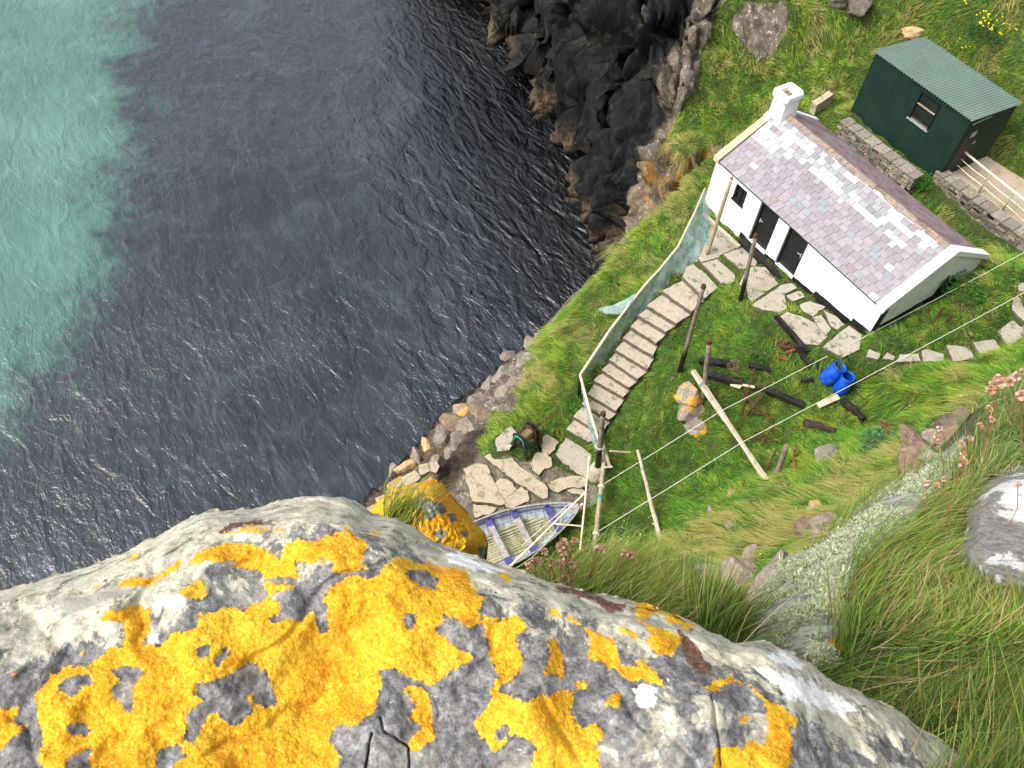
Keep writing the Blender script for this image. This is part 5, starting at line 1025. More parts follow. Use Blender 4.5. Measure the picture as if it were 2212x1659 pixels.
def outcrop(outline, center, dz, ncol, nrow, closed, edge=.2, edgew=60, jag=3, skirt=1.2, skin=-.12, tpow=1.0, seed=0, relief=lambda P, d, u, v: 0*d, sm=4):
    """surface of a rock or bank whose rim is the given outline; dz(u,v) = drop below the eye"""
    r = smooth1(resample(outline, ncol, closed), closed, sm); c = np.array(center, float)
    q = np.concatenate([r*.02, np.full((len(r), 1), seed*1.7)], 1); nrm_ = r-c; nrm_ /= np.linalg.norm(nrm_, axis=1, keepdims=True); r0_ = r.copy(); r = r+nrm_*(jag*fbm(q*1.6, 5, seed))[:, None]
    t = (np.linspace(0, 1, nrow)**tpow)[:, None, None]
    g = r[None]+(c-r)[None]*t; u, v = g[..., 0], g[..., 1]
    d = sdf_fast(u, v, r0_, closed); drop = dz(u, v)+edge*np.exp(-d/edgew)+edge*.35*np.exp(-d/(edgew*.25))
    dirs = np.stack([(u-CX)/FL, (v-CY)/FL, np.ones_like(u)], -1)@RM; P = CAM+dirs*(-drop/dirs[..., 2])[..., None]
    rl = relief(P, d, u, v); P = P+(dirs/np.linalg.norm(dirs, axis=-1, keepdims=True))*(-rl)[..., None]
    # skirt: falls away below the rim
    ks = 14; rim = P[0]; inward = (P[min(12, nrow-1)]-rim); inward[:, 2] = 0; inward /= np.linalg.norm(inward, axis=1, keepdims=True)+1e-9
    S_ = []
    for k in range(ks, 0, -1):
        f = (k/ks)**1.5; pp = rim+inward*(-skin*0+.35*skirt*f*.3)+np.array([0, 0, -1])*skirt*f; n_ = fbm(pp*2.2+seed, 4, seed+3)[:, None]*.10*min(1, f*6)*skirt; S_.append(pp+inward*n_)
    P = np.concatenate([np.array(S_), P], 0); uu = np.concatenate([np.repeat(u[:1], ks, 0), u], 0); vv = np.concatenate([np.repeat(v[:1], ks, 0), v], 0); dd_ = np.concatenate([np.zeros((ks, u.shape[1])), d], 0)
    return P, uu, vv, dd_
def sdf_fast(u, v, r, closed):
    r = r[::max(1, len(r)//190)]; return segdist(u, v, [tuple(p) for p in r], closed)
def gfaces(nc, nr, closed):
    i = np.arange(nc*nr).reshape(nr, nc)
    if closed: i = np.concatenate([i, i[:, :1]], 1)
    return np.stack([i[:-1, :-1], i[:-1, 1:], i[1:, 1:], i[1:, :-1]], -1).reshape(-1, 4)[:, ::-1]
Y6 = [[(810,405),(830,340),(960,300),(1080,305),(1190,365),(1205,330),(1280,280),(1350,300),(1420,255),(1490,245),(1590,315),(1550,380),(1600,430),(1520,440),(1420,440),(1415,385),(1270,395),(1270,465),(1130,460),(1050,425),(990,400),(880,385)],
 [(1600,440),(1640,400),(1700,370),(1790,380),(1925,410),(2010,420),(2030,490),(2085,540),(2060,600),(2060,660),(2000,695),(1950,650),(1900,635),(1870,680),(1930,740),(2030,790),(2010,830),(1950,850),(1840,925),(1740,880),(1640,850),(1640,960),(1610,1040),(1540,1090),(1440,1090),(1410,1160),(1480,1220),(1450,1290),(1400,1400),(180,1400),(150,1060),(140,960),(200,860),(280,820),(380,830),(420,790),(520,740),(530,700),(520,650),(430,640),(440,600),(560,580),(650,590),(650,650),(610,740),(700,740),(720,690),(830,670),(830,620),(950,580),(1030,590),(1150,545),(1210,570),(1200,610),(1170,640),(1290,640),(1300,590),(1350,590),(1370,690),(1400,680),(1380,600),(1350,550),(1410,480),(1480,440)],
 [(950,270),(1040,240),(1130,235),(1200,240),(1240,265),(1150,270),(1050,270)],[(505,490),(560,460),(640,460),(700,430),(770,380),(760,420),(650,480),(520,495)],[(760,500),(860,460),(900,530),(860,560),(760,530)],[(710,360),(790,330),(780,355)],
 [(40,860),(120,830),(80,880),(50,900)],[(-400,990),(0,1000),(90,990),(80,1060),(150,1080),(80,1150),(10,1200),(-400,1190)],[(1690,950),(1740,910),(1800,915),(1850,960),(1870,1060),(1860,1160),(1790,1190),(1740,1190),(1750,1140),(1790,1100),(1730,1060),(1760,1010),(1750,970)],
 [(1130,480),(1250,480),(1290,520),(1200,510),(1150,540)],[(540,375),(590,355),(600,370),(560,390)],[(390,500),(430,485),(420,520)],[(325,770),(360,765),(370,785),(345,800)],[(20,780),(60,770),(30,800)],[(1580,255),(1640,255),(1600,275)]]
HOLES6 = [[(840,915),(950,905),(1010,860),(1060,815),(1110,850),(1165,930),(1165,990),(1100,985),(1075,945),(1045,970),(1060,1020),(1020,1060),(990,1085),(930,1030),(880,1040),(860,1090),(830,1160),(800,1140),(810,1090),(785,1050),(870,985),(840,950)],
 [(480,850),(540,850),(610,840),(590,890),(570,960),(550,1020),(490,975),(465,950),(520,890)],[(260,920),(300,890),(380,880),(400,905),(340,910),(300,960)],[(650,1290),(700,1200),(760,1180),(780,1220),(740,1260),(680,1400)],[(1745,435),(1800,430),(1860,470),(1850,495),(1800,490)],
 [(850,770),(890,745),(900,790),(860,795)],[(920,800),(970,765),(960,800),(930,830)],[(300,1100),(340,1090),(370,1115),(310,1120)],[(290,1230),(360,1200),(390,1190),(380,1280),(390,1400),(300,1400)],[(1720,625),(1755,620),(1750,670)]]
Y7 = [[(-90,610),(90,620),(110,660),(70,700),(80,760),(100,800),(60,880),(0,930),(90,970),(160,940),(250,930),(320,930),(300,1010),(350,1080),(400,1060),(440,1100),(430,1140),(390,1160),(420,1260),(400,1400),(130,1400),(130,1160),(60,1130),(0,1180),(-30,1200),(-110,1130),(-130,1060),(-60,1000),(-60,930),(-30,870),(-70,730)],
 [(165,860),(190,800),(180,730),(230,715),(250,760),(280,840),(265,885),(200,870)],[(185,590),(260,600),(340,640),(400,680),(450,700),(510,770),(500,820),(550,830),(590,800),(640,840),(690,880),(690,930),(620,900),(550,900),(470,850),(440,840),(370,800),(370,720),(330,660),(260,630),(190,605)],
 [(475,645),(520,660),(570,690),(590,730),(500,680)],[(560,540),(620,545),(650,580),(710,590),(770,630),(820,660),(790,680),(720,640),(690,600),(640,600),(600,640),(700,680),(770,700),(770,730),(730,790),(720,810),(640,770),(600,720),(620,690),(600,650),(570,640)],
 [(300,900),(330,880),(370,910),(350,950),(310,940)],[(440,990),(460,940),(500,930),(520,970),(500,1010),(450,1010)],
 [(780,870),(850,900),(900,880),(970,865),(1060,900),(1120,950),(1190,980),(1210,1020),(1260,1050),(1255,1090),(1220,1100),(1240,1160),(1220,1260),(1200,1400),(860,1400),(900,1190),(960,1150),(1010,1170),(1060,1150),(1100,1170),(1130,1130),(1130,1060),(1100,980),(1040,920),(960,905),(910,960),(860,940),(800,910)],[(1000,1050),(1030,1035),(1050,1055),(1020,1075)],
 [(-10,435),(30,440),(40,500),(15,480)],[(865,785),(905,790),(880,800)],[(550,1045),(575,1050),(560,1058)]]
YEL = [[z6(*p) for p in P_] for P_ in Y6]+[[z7(*p) for p in P_] for P_ in Y7]; HOL = [[z6(*p) for p in P_] for P_ in HOLES6]+[[z7(*p) for p in [(-20,1110),(10,1090),(20,1130),(-10,1140)]]]
WHT = [[z7(*p) for p in P_] for P_ in ([(1070,840),(1200,860),(1300,900),(1400,940),(1500,990),(1520,1020),(1450,1040),(1330,1000),(1200,960),(1150,900)],[(1130,780),(1200,770),(1280,820),(1260,850),(1150,810)],[(545,920),(600,900),(650,930),(640,1000),(580,1010)],[(640,1260),(690,1040),(700,1030),(690,1070)])]+[[z6(*p) for p in P_] for P_ in ([(1900,350),(2000,360),(2150,430),(2050,430),(1920,390)],[(620,690),(680,690),(690,740),(640,750)],[(690,540),(770,520),(790,580),(700,590)])]
BRN = [[z7(*p) for p in P_] for P_ in ([(215,480),(300,490),(400,520),(450,550),(530,560),(515,605),(450,612),(400,560),(300,530),(240,520)],[(720,640),(780,690),(830,750),(900,850),(860,870),(800,840),(760,760),(740,690)])]+[[z6(*p) for p in [(930,262),(1000,215),(1100,205),(1180,215),(1130,235),(1040,240),(960,270)]]]
def polyfield(u, v, polys, holes=()):
    s = np.full(u.shape, -400.)
    for P_ in polys: s = np.maximum(s, sdf(u, v, P_))
    for P_ in holes: s = np.minimum(s, -sdf(u, v, P_))
    return s
RIM = [(-420,1950),(-430,1500),(-400,1345),(-100,1290),(0,1273),(70,1260),(120,1240),(160,1232),(240,1203),(275,1190),(310,1168),(330,1163),(370,1140),(420,1111),(440,1104),(500,1101),(560,1096),(585,1086),(615,1078),(650,1071),(690,1069),(740,1072),(765,1082),(785,1092),(800,1106),(825,1113),(860,1118),(905,1146),(960,1178),(1010,1196),(1060,1214),(1120,1232),(1180,1252),(1250,1274),(1310,1286),(1370,1298),(1420,1314),(1480,1334),(1540,1366),(1580,1384),(1610,1386),(1640,1382),(1665,1388),(1700,1404),(1760,1440),(1800,1470),(1850,1491),(1900,1514),(1950,1540),(1990,1570),(2050,1612),(2100,1645),(2150,1680),(2300,1790),(2500,1900)]
CRACKS = [[z6(*p) for p in P_] for P_ in ([(1620,1050),(1640,1110),(1680,1130),(1700,1150),(1740,1180),(1750,1290)],[(1590,1120),(1570,1180),(1550,1280)])]+[[z7(*p) for p in P_] for P_ in ([(900,960),(905,1040),(915,1170),(925,1280)],[(560,590),(700,600),(770,650)])]
def relief_main(P, d, u, v):
    y = polyfield(u, v, YEL, HOL)+9*fbm(P*60, 3, 5); m_ = sstep(-1, 5, y)
    f1_, f21_, _ = cells(P*210, 3); gran = (.55-f1_)
    ck = np.full(u.shape, 1e9)
    for c_ in CRACKS: ck = np.minimum(ck, segdist(u+10*fbm(P*25, 3, 8), v+10*fbm(P*25+9, 3, 8), c_))
    big_ = .055*fbm(P*3.1, 4, 41, .5)+.030*fbm(P*9, 3, 43)
    return big_*sstep(0, 60, d)+.018*fbm(P*18, 4, 44)-.006*np.exp(-(fbm(P*7, 3, 49)/.05)**2)+m_*(.0022+.0013*gran+.0026*fbm(P*60, 4, 45, .65))+(1-m_)*.0034*fbm(P*60, 4, 46, .62)-.010*np.exp(-(ck/2.2)**2)
dzm = lambda u, v: .98+.00006*(u-900)+.18*sstep(1500, 2200, u)
NC, NRW = 900, 430
P_, uu, vv, dd_ = outcrop(RIM, (1000, 2350), dzm, NC, NRW, False, .09, 60, 9, 1.5, seed=4, relief=relief_main, tpow=1.15, sm=3)
yf = polyfield(uu, vv, YEL, HOL); wf_ = polyfield(uu, vv, WHT); bf = polyfield(uu, vv, BRN)
rimc = np.exp(-dd_/(70.+60*sstep(1200,1700,uu)))*1.15*sstep(5200, 500, uu)+sstep(700, 100, uu)*.75*sstep(260, 60, dd_)+.35*np.exp(-dd_/50)
ck = np.full(uu.shape, 1e9)
for c_ in CRACKS: ck = np.minimum(ck, segdist(uu+10*fbm(P_*25, 3, 8), vv+10*fbm(P_*25+9, 3, 8), c_))
lm = npmesh('lichen_rock', P_.reshape(-1, 3), gfaces(NC, P_.shape[0], False), attrs=dict(yel=yf, wht=wf_, brn=bf, rim=rimc, crack=np.exp(-(ck/(1.2+1.0*fbm(P_*30, 2, 9)))**2)*sstep(-.35, .1, fbm(P_*22, 2, 10))))
def mat_lichen_rock(name, sc=1.0, px=1.0):
    m, nt, b, o = newmat(name); co = coords(nt)
    nA = noiseN(nt, co, 55*sc, 7, .75); nB = noiseN(nt, co, 14*sc, 7, .7, .5); nC_ = noiseN(nt, co, 190*sc, 4, .7)
    rk = ramp(nt, nA, [(.30, (.045, .043, .042)), (.43, (.12, .116, .114)), (.55, (.20, .195, .19)), (.66, (.34, .33, .315)), (.75, (.52, .51, .49))])
    rk = mixc(nt, .8, rk, ramp(nt, nC_, [(.3, (.45,)*3), (.5, (1.,)*3), (.7, (1.5,)*3)]), 'MULTIPLY')
    rk = mixc(nt, thr(nt, nB, .48, .62), rk, mixc(nt, .55, rk, (.36, .335, .27)))
    cream = ramp(nt, nA, [(.3, (.20, .19, .14)), (.5, (.46, .435, .335)), (.7, (.64, .61, .49))])
    cream = mixc(nt, thr(nt, noiseN(nt, co, 20*sc, 8, .8, .6), .54, .60), cream, (.17, .16, .13)); cream = mixc(nt, thr(nt, noiseN(nt, co, 6*sc, 7, .75, .4), .52, .62), cream, (.30, .29, .245)); f = thr(nt, mathN(nt, 'ADD', attr(nt, 'rim'), mathN(nt, 'MULTIPLY', mathN(nt, 'SUBTRACT', nB, .5), 3.6)), .34, .50); rk = mixc(nt, f, rk, cream)
    rk = mixc(nt, thr(nt, noiseN(nt, co, 26*sc, 7, .8, .7), .63, .67), rk, (.035, .034, .03))
    rk = mixc(nt, thr(nt, noiseN(nt, co, 37*sc, 6, .8, .3), .655, .68), rk, (.72, .72, .69))
    rk = mixc(nt, thr(nt, mathN(nt, 'ADD', attr(nt, 'brn'), mathN(nt, 'MULTIPLY', mathN(nt, 'SUBTRACT', nA, .5), 46*px)), 0, 4*px), rk, ramp(nt, nC_, [(.35, (.05, .028, .02)), (.6, (.17, .095, .065)), (.75, (.3, .2, .15))]))
    rk = mixc(nt, thr(nt, mathN(nt, 'ADD', attr(nt, 'wht'), mathN(nt, 'MULTIPLY', mathN(nt, 'SUBTRACT', nA, .5), 60*px)), -2*px, 3*px), rk, ramp(nt, nC_, [(.3, (.5, .5, .47)), (.5, (.80, .79, .76))]))
    v1 = N(nt, 'ShaderNodeTexVoronoi', Scale=260*sc); L(nt, co, v1.inputs['Vector']); 
    yl = ramp(nt, noiseN(nt, co, 9*sc, 6, .7), [(.32, (.66, .42, .035)), (.47, (.66, .36, .018)), (.60, (.62, .26, .012)), (.70, (.64, .35, .02))])
    yl = mixc(nt, mathN(nt, 'MULTIPLY', thr(nt, nC_, .5, .68), .7), yl, (.74, .47, .07)); yl = mixc(nt, mathN(nt, 'MULTIPLY', thr(nt, v1.outputs['Distance'], .45, .8), .35), yl, (.34, .17, .01))
    yl = mixc(nt, thr(nt, noiseN(nt, co, 75*sc, 6, .8), .61, .66), yl, (.16, .11, .04)); yl = mixc(nt, .75, yl, ramp(nt, nC_, [(.3, (.5,)*3), (.48, (1.,)*3), (.7, (1.2,)*3)]), 'MULTIPLY')
    ym = thr(nt, mathN(nt, 'ADD', mathN(nt, 'ADD', attr(nt, 'yel'), mathN(nt, 'MULTIPLY', mathN(nt, 'SUBTRACT', nB, .56), 55*px)), mathN(nt, 'ADD', mathN(nt, 'MULTIPLY', mathN(nt, 'SUBTRACT', nA, .5), 46*px), mathN(nt, 'MULTIPLY', mathN(nt, 'SUBTRACT', nC_, .5), 20*px))), -1*px, 1.5*px)
    c = mixc(nt, ym, rk, yl); c = mixc(nt, attr(nt, 'crack'), c, (.008, .008, .008)); L(nt, c, b.inputs['Base Color']); b.inputs['Roughness'].default_value = .92; b.inputs['Specular IOR Level'].default_value = .15
    hh = mathN(nt, 'ADD', mathN(nt, 'MULTIPLY', nA, .6), mathN(nt, 'ADD', mathN(nt, 'MULTIPLY', nC_, .3), mathN(nt, 'MULTIPLY', mathN(nt, 'MULTIPLY', v1.outputs['Distance'], ym), -.18))); bump(nt, b, hh, .0055/sc); return m
M['lichen'] = mat_lichen_rock('lichen_covered_rock')
tag(link('lichen_rock', lm, M['lichen'], smooth=True), 'huge grey foreground rock spread with bright yellow-orange lichen', 'rock')
# second, farther yellow rock
R2O = [(805,1092),(830,1070),(868,1050),(905,1040),(932,1035),(955,1045),(985,1083),(1008,1106),(1030,1132),(1046,1150),(1054,1178),(1050,1200),(1020,1260),(950,1290),(860,1240),(800,1160),(792,1115)]
def relief2(P, d, u, v): 
    f1_, _, _ = cells(P*60, 3); return .05*fbm(P*4, 4, 51)*sstep(0, 30, d)+.032*fbm(P*12, 4, 53, .6)+.014*(.5-f1_)
P_, uu, vv, dd_ = outcrop(R2O, (940, 1160), lambda u, v: 2.05+.0008*(v-1100), 420, 110, True, .22, 30, 5, 1.4, seed=6, relief=relief2)
GR2 = [[z3(*p) for p in P__] for P__ in ([(330,720),(380,640),(400,650),(380,690),(430,690),(520,730),(540,760),(470,790),(440,815),(400,800),(410,770),(360,750),(340,740)],[(470,900),(510,880),(540,910),(510,940)],[(640,900),(680,895),(690,920),(650,920)],[(560,790),(600,780),(610,820),(580,830)],[(760,1000),(830,990),(840,1060),(770,1050)])]
yf = 9+10*fbm(P_*9, 3, 55); yf = np.minimum(yf, -polyfield(uu, vv, GR2)*1.0+1)
lm = npmesh('orange_rock', P_.reshape(-1, 3), gfaces(420, P_.shape[0], True), attrs=dict(yel=yf, wht=-50+0*uu, brn=-50+0*uu, rim=0*uu, crack=0*uu))
M['lichen2'] = mat_lichen_rock('orange_lichen_rock', .5, .5); tag(link('orange_rock', lm, M['lichen2'], smooth=True), 'smaller rock behind the foreground rock, almost wholly orange with lichen', 'rock')

# ------------------------------------------------------------------ cliff-top bank on the right
dzb = lambda u, v: np.clip(5.927-.000378*u-.002225*v, .9, 6)
BANK = [(1330,1560),(1480,1470),(1590,1400),(1620,1350),(1640,1320),(1665,1262),(1690,1215),(1740,1185),(1790,1160),(1825,1128),(1850,1106),(1905,1062),(1950,1030),(1990,1010),(2035,975),(2075,935),(2098,895),(2140,862),(2180,838),(2212,826),(2300,790),(2450,740),(2800,640)]
LR = [(1600,1400),(1615,1340),(1650,1270),(1690,1205),(1760,1180),(1800,1145),(1850,1100),(1900,1060),(1960,1025),(2010,995),(2050,965),(2090,925),(2075,1010),(2010,1085),(1960,1145),(1905,1190),(1850,1235),(1835,1300),(1822,1350),(1822,1410),(1790,1440),(1700,1430)]
WR = [(2330,980),(2212,1015),(2160,1030),(2120,1060),(2085,1105),(2085,1160),(2060,1200),(2085,1240),(2140,1275),(2212,1290),(2330,1300)]
def reliefb(P, d, u, v):
    a = sstep(-10, 30, sdf(u, v, LR)); w__ = sstep(-15, 35, sdf(u, v, WR))
    return .16*fbm(P*1.3, 4, 61)*sstep(0, 80, d)+a*(.16+.10*fbm(P*3.5, 4, 63))+w__*(.30+.09*fbm(P*4, 4, 64))+.02*fbm(P*12, 3, 65)
P_, uu, vv, dd_ = outcrop(BANK, (2500, 2300), dzb, 620, 260, False, .3, 45, 6, 2.6, seed=9, relief=reliefb, tpow=1.1)
lrm = sdf(uu, vv, LR)+14*fbm(P_*6, 4, 67); wrm = sdf(uu, vv, WR)+14*fbm(P_*6, 4, 68)
bm_ = npmesh('cliff_top_bank', P_.reshape(-1, 3), gfaces(620, P_.shape[0], False), attrs=dict(lr=sstep(-4, 6, lrm), wr=sstep(-4, 6, wrm), dd=dd_, orl=polyfield(uu, vv, [[(1793,1378),(1818,1368),(1826,1398),(1808,1420),(1790,1405)],[(1955,950),(1985,945),(1980,965),(1958,968)],[(2045,1068),(2060,1062),(2058,1075)],[(1735,1160),(1750,1155),(1748,1170)]])+5*fbm(P_*40, 3, 98)))
m, nt, b, o = newmat('cliff_top_bank'); co = coords(nt); n1 = noiseN(nt, co, 9, 7, .75); n2 = noiseN(nt, co, 40, 6, .75); n3 = noiseN(nt, co, 3.5, 7, .7, .4)
soil = ramp(nt, n2, [(.3, (.02, .022, .008)), (.5, (.07, .075, .025)), (.7, (.20, .16, .08))])
lr = ramp(nt, n2, [(.3, (.10, .095, .085)), (.5, (.28, .27, .24)), (.7, (.46, .45, .41))]); lr = mixc(nt, thr(nt, n1, .48, .54), lr, (.50, .52, .37)); lr = mixc(nt, thr(nt, noiseN(nt, co, 75, 6, .8), .60, .64), lr, (.05, .048, .042)); lr = mixc(nt, thr(nt, noiseN(nt, co, 28, 6, .8), .60, .63), lr, (.62, .61, .58))
wr = ramp(nt, n2, [(.3, (.10, .09, .085)), (.5, (.27, .255, .24)), (.7, (.42, .39, .34))]); wr = mixc(nt, thr(nt, n3, .50, .54), wr, (.80, .79, .77)); wr = mixc(nt, thr(nt, noiseN(nt, co, 7, 7, .75), .60, .65), wr, (.5, .40, .26))
c = mixc(nt, attr(nt, 'lr'), soil, lr); c = mixc(nt, attr(nt, 'wr'), c, wr); c = mixc(nt, thr(nt, attr(nt, 'orl'), -1, 2), c, (.75, .33, .015)); L(nt, c, b.inputs['Base Color']); b.inputs['Roughness'].default_value = .95; bump(nt, b, mathN(nt, 'ADD', n1, mathN(nt, 'MULTIPLY', n2, .6)), .032)
struct(link('cliff_top_bank', bm_, m, smooth=True))
BANKP, BU, BV, BLR, BWR = P_.reshape(-1, 3), uu.ravel(), vv.ravel(), lrm.ravel(), wrm.ravel()
# green cushion mound between the foreground rock and the bank
MO = [(1120,1260),(1150,1238),(1190,1212),(1240,1196),(1290,1186),(1340,1181),(1400,1188),(1450,1205),(1500,1232),(1545,1275),(1580,1310),(1598,1345),(1590,1400),(1560,1440),(1400,1420),(1200,1340)]
P_, uu, vv, dd_ = outcrop(MO, (1400, 1330), lambda u, v: 1.95-.0008*(v-1180), 360, 110, True, .28, 55, 6, 1.6, seed=12, relief=lambda P, d, u, v: .08*fbm(P*3, 3, 71)*sstep(0, 60, d))
struct(link('cliff_top_bank', npmesh('cliff_top_bank', P_.reshape(-1, 3), gfaces(360, P_.shape[0], True), attrs=dict(lr=0*uu, wr=0*uu, dd=dd_, orl=-50+0*uu)), m, smooth=True))
MP, MU, MV, MD = P_.reshape(-1, 3), uu.ravel(), vv.ravel(), dd_.ravel()
# ------------------------------------------------------------------ blades
def blades(name, P, d0, bend, ln, wd, col, nseg=3, tipf=.15, colvar=.12, tipcol=None, rng=None, mat='leaf', flat=.0):
    rng = rng or np.random.default_rng(len(P)); n = len(P); d0 = d0/np.linalg.norm(d0, axis=1, keepdims=True)
    rv = rng.normal(size=(n, 3)); rv[:, 2] *= .3; wv = np.cross(d0, rv); wv /= np.linalg.norm(wv, axis=1, keepdims=True)+1e-9; wv *= (wd/2)[:, None]
    V = np.zeros((n, nseg*2+1, 3)); C = np.zeros((n, nseg*2+1, 3)); cv = col*(1+colvar*rng.normal(size=(n, 1)))
    for k in range(nseg+1):
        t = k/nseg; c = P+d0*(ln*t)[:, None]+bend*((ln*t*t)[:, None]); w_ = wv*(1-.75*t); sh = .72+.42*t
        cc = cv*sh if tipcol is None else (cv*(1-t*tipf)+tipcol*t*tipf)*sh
        if k < nseg: V[:, 2*k] = c-w_; V[:, 2*k+1] = c+w_; C[:, 2*k] = cc; C[:, 2*k+1] = cc
        else: V[:, 2*k] = c; C[:, 2*k] = cc
    m_ = nseg*2+1; base = (np.arange(n)*m_)[:, None]
    Q = np.concatenate([base+np.array([[2*k, 2*k+1, 2*k+3, 2*k+2]]) for k in range(nseg-1)], 0) if nseg > 1 else np.zeros((0, 4), int)
    Tr = base+np.array([[2*nseg-2, 2*nseg-1, 2*nseg]])
    return npmesh(name, V.reshape(-1, 3), [Q, Tr] if nseg > 1 else [Tr], cols=dict(col=np.clip(C, .002, 1).reshape(-1, 3)))
def pick(w_, n, rng):
    c = np.cumsum(w_.ravel()); return np.searchsorted(c, rng.random(n)*c[-1])
# hillside grass
rng = np.random.default_rng(17); pxx, pyy = PR(V); dist = np.linalg.norm(V-CAM, axis=-1)
inf = (pxx > -60) & (pxx < 2290) & (pyy > -60) & (pyy < 1620) & (XX < 15.8)
built = ((XX > -.1) & (XX < 8.1) & (YY > .1) & (YY < 4.9)) | ((XX > 4.2) & (YY > 7.7) & (YY < 10.6)) | ((XX > -.5) & (XX < 4.1) & (YY > 7.75) & (YY < 10.5)) | ((YY > 6.9) & (YY < 7.4) & (XX > -.3) & (XX < 3.7)) | ((YY > 7.6) & (YY < 8.1) & (XX > 3.9))
patch = fbm(np.stack([XX, YY, Z], -1)*.8, 4, 81)
gw = inf*(1-built)*(1-BARE)*(rock < .5)*(sstep(20000, 0, 0*XX))*(1/(1+(dist/30)**2))
landm = (land > .4); gw = gw*np.where(landm, .4, 1)
NB = 330000; idx = pick(gw, NB, rng); jy, ix = np.unravel_index(idx, XX.shape)
bx_ = gx[ix]+rng.uniform(-.5, .5, NB)*GS; by_ = gy[jy]+rng.uniform(-.5, .5, NB)*GS; bz_ = H(bx_, by_)-.02; BP = np.stack([bx_, by_, bz_], 1)
p3 = np.stack([bx_, by_, bz_*.5], 1)
bpx, bqy = PR(BP)
GR_, YG, ST, DG = np.array([.125, .37, .024]), np.array([.32, .45, .045]), np.array([.57, .44, .20]), np.array([.05, .16, .018])
DELL = [(1400,760),(1440,700),(1530,620),(1600,640),(1680,740),(1760,790),(1860,790),(1880,880),(1930,960),(1860,990),(1760,985),(1660,1030),(1560,1100),(1430,1150),(1330,1160),(1300,1020),(1330,900)]
lush = sstep(-25, 35, sdf(bpx+25*fbm(p3*.8, 3, 82), bqy, DELL)); deepg = sstep(-15, 35, sdf(bpx, bqy, [(1290,1060),(1380,960),(1460,1010),(1430,1160),(1330,1190)]))
slopez = sstep(-20, 40, sdf(bpx+30*fbm(p3*.7, 3, 83), bqy, [(1430,1175),(1560,1080),(1660,1035),(1800,990),(1950,930),(2240,780),(2240,1100),(1700,1500),(1400,1400)]))
bank = sstep(-20, 30, sdf(bpx+20*fbm(p3*.7, 3, 84), bqy, [(1150,720),(1310,540),(1540,340),(1530,440),(1460,560),(1350,690),(1250,800),(1200,900),(1080,980),(1040,900)]))
up_ = sstep(-20, 30, sdf(bpx, bqy, [(1440,-50),(2260,-50),(2260,240),(1840,260),(1700,300),(1440,360)]))
na = fbm(p3*np.array([.9, .9, .9]), 4, 85); nb_ = fbm(p3*2.6, 3, 86); nc_ = fbm(p3*.35, 3, 87)
straw = np.clip(.10+.30*bank+.50*slopez+.30*up_-.45*lush+1.3*na+.5*nb_, 0, 1)*(1-.75*lush)
straw = sstep(.35, .95, straw); ygm = sstep(-.25, .45, 1.3*nb_+.6*nc_+.3*(up_+bank)-.15*lush); nd_ = fbm(p3*1.7+60, 3, 97); dkm = sstep(.12, .42, -na*.5+nd_*.9+.3*deepg)
colr = GR_+(YG-GR_)*ygm[:, None]; colr = colr+(ST-colr)*(straw*rng.uniform(.5, 1, NB))[:, None]*.9; colr = colr+(DG-colr)*(dkm*.75)[:, None]
odd = rng.random(NB); colr[odd < .05+.10*slopez] = ST*1.15; colr[odd > .985] = np.array([.33, .20, .10])
e = .3; dzx = (H(bx_+e, by_)-H(bx_-e, by_))/(2*e); dzy = (H(bx_, by_+e)-H(bx_, by_-e))/(2*e)
nrmv = np.stack([-dzx, -dzy, np.ones(NB)], 1); nrmv /= np.linalg.norm(nrmv, axis=1, keepdims=True); dh = np.stack([-dzx, -dzy, -(dzx**2+dzy**2)], 1)
fl = np.stack([fbm(p3*.55, 3, 88), fbm(p3*.55+40, 3, 89), 0*bx_], 1)*2.6+np.array([-.35, -.25, 0])
tuft = np.stack([fbm(p3*3.2, 2, 90), fbm(p3*3.2+30, 2, 91), 0*bx_], 1)*1.6
d0 = nrmv*.75+np.array([0, 0, .3])+rng.normal(size=(NB, 3))*.38+dh*.2+(fl*.7+tuft*1.3)*.35; bend = dh*.3+(fl*.6+tuft*1.3)*.40+np.array([0, 0, -.33])
ln = (.11+.13*rng.random(NB))*(1-.1*lush+.30*straw+.8*np.clip(nb_, 0, 1)); edge_ = H(bx_, by_); bare_near = BARE[np.clip(np.round((by_-GY0)/GS).astype(int), 0, NYG-1), np.clip(np.round((bx_-GX0)/GS).astype(int), 0, NXG-1)]
wd = rng.uniform(.012, .024, NB)*(dist[jy, ix]/30)**.8
nearslab = blur(BARE, 3)[jy, ix]; ln *= 1-.55*np.clip(nearslab*1.6, 0, 1)
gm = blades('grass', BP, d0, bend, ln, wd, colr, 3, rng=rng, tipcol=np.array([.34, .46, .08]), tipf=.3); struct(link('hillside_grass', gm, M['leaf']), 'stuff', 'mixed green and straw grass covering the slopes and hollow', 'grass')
# broad leaved weeds scattered through the grass
NW = 9000; idx = pick(gw*(patch > .0)*(1-.5*(YY > 0)), NW, rng); jy, ix = np.unravel_index(idx, XX.shape); cx_ = gx[ix]+rng.uniform(-.05, .05, NW); cy_ = gy[jy]+rng.uniform(-.05, .05, NW)
wp = np.stack([cx_, cy_, H(cx_, cy_)+.03], 1); th_ = rng.uniform(0, 2*PI, NW); d0 = np.stack([np.cos(th_), np.sin(th_), .7+0*th_], 1)
wc = np.array([.05, .17, .03])[None]*rng.uniform(.7, 1.7, (NW, 1)); struct(link('ground_weeds', blades('ground_weeds', wp, d0, np.tile([0, 0, -.6], (NW, 1)), rng.uniform(.10, .2, NW), rng.uniform(.04, .08, NW), wc, 3, rng=rng), M['leaf']), 'stuff', 'broad leaved weeds scattered through the hillside grass', 'weeds')

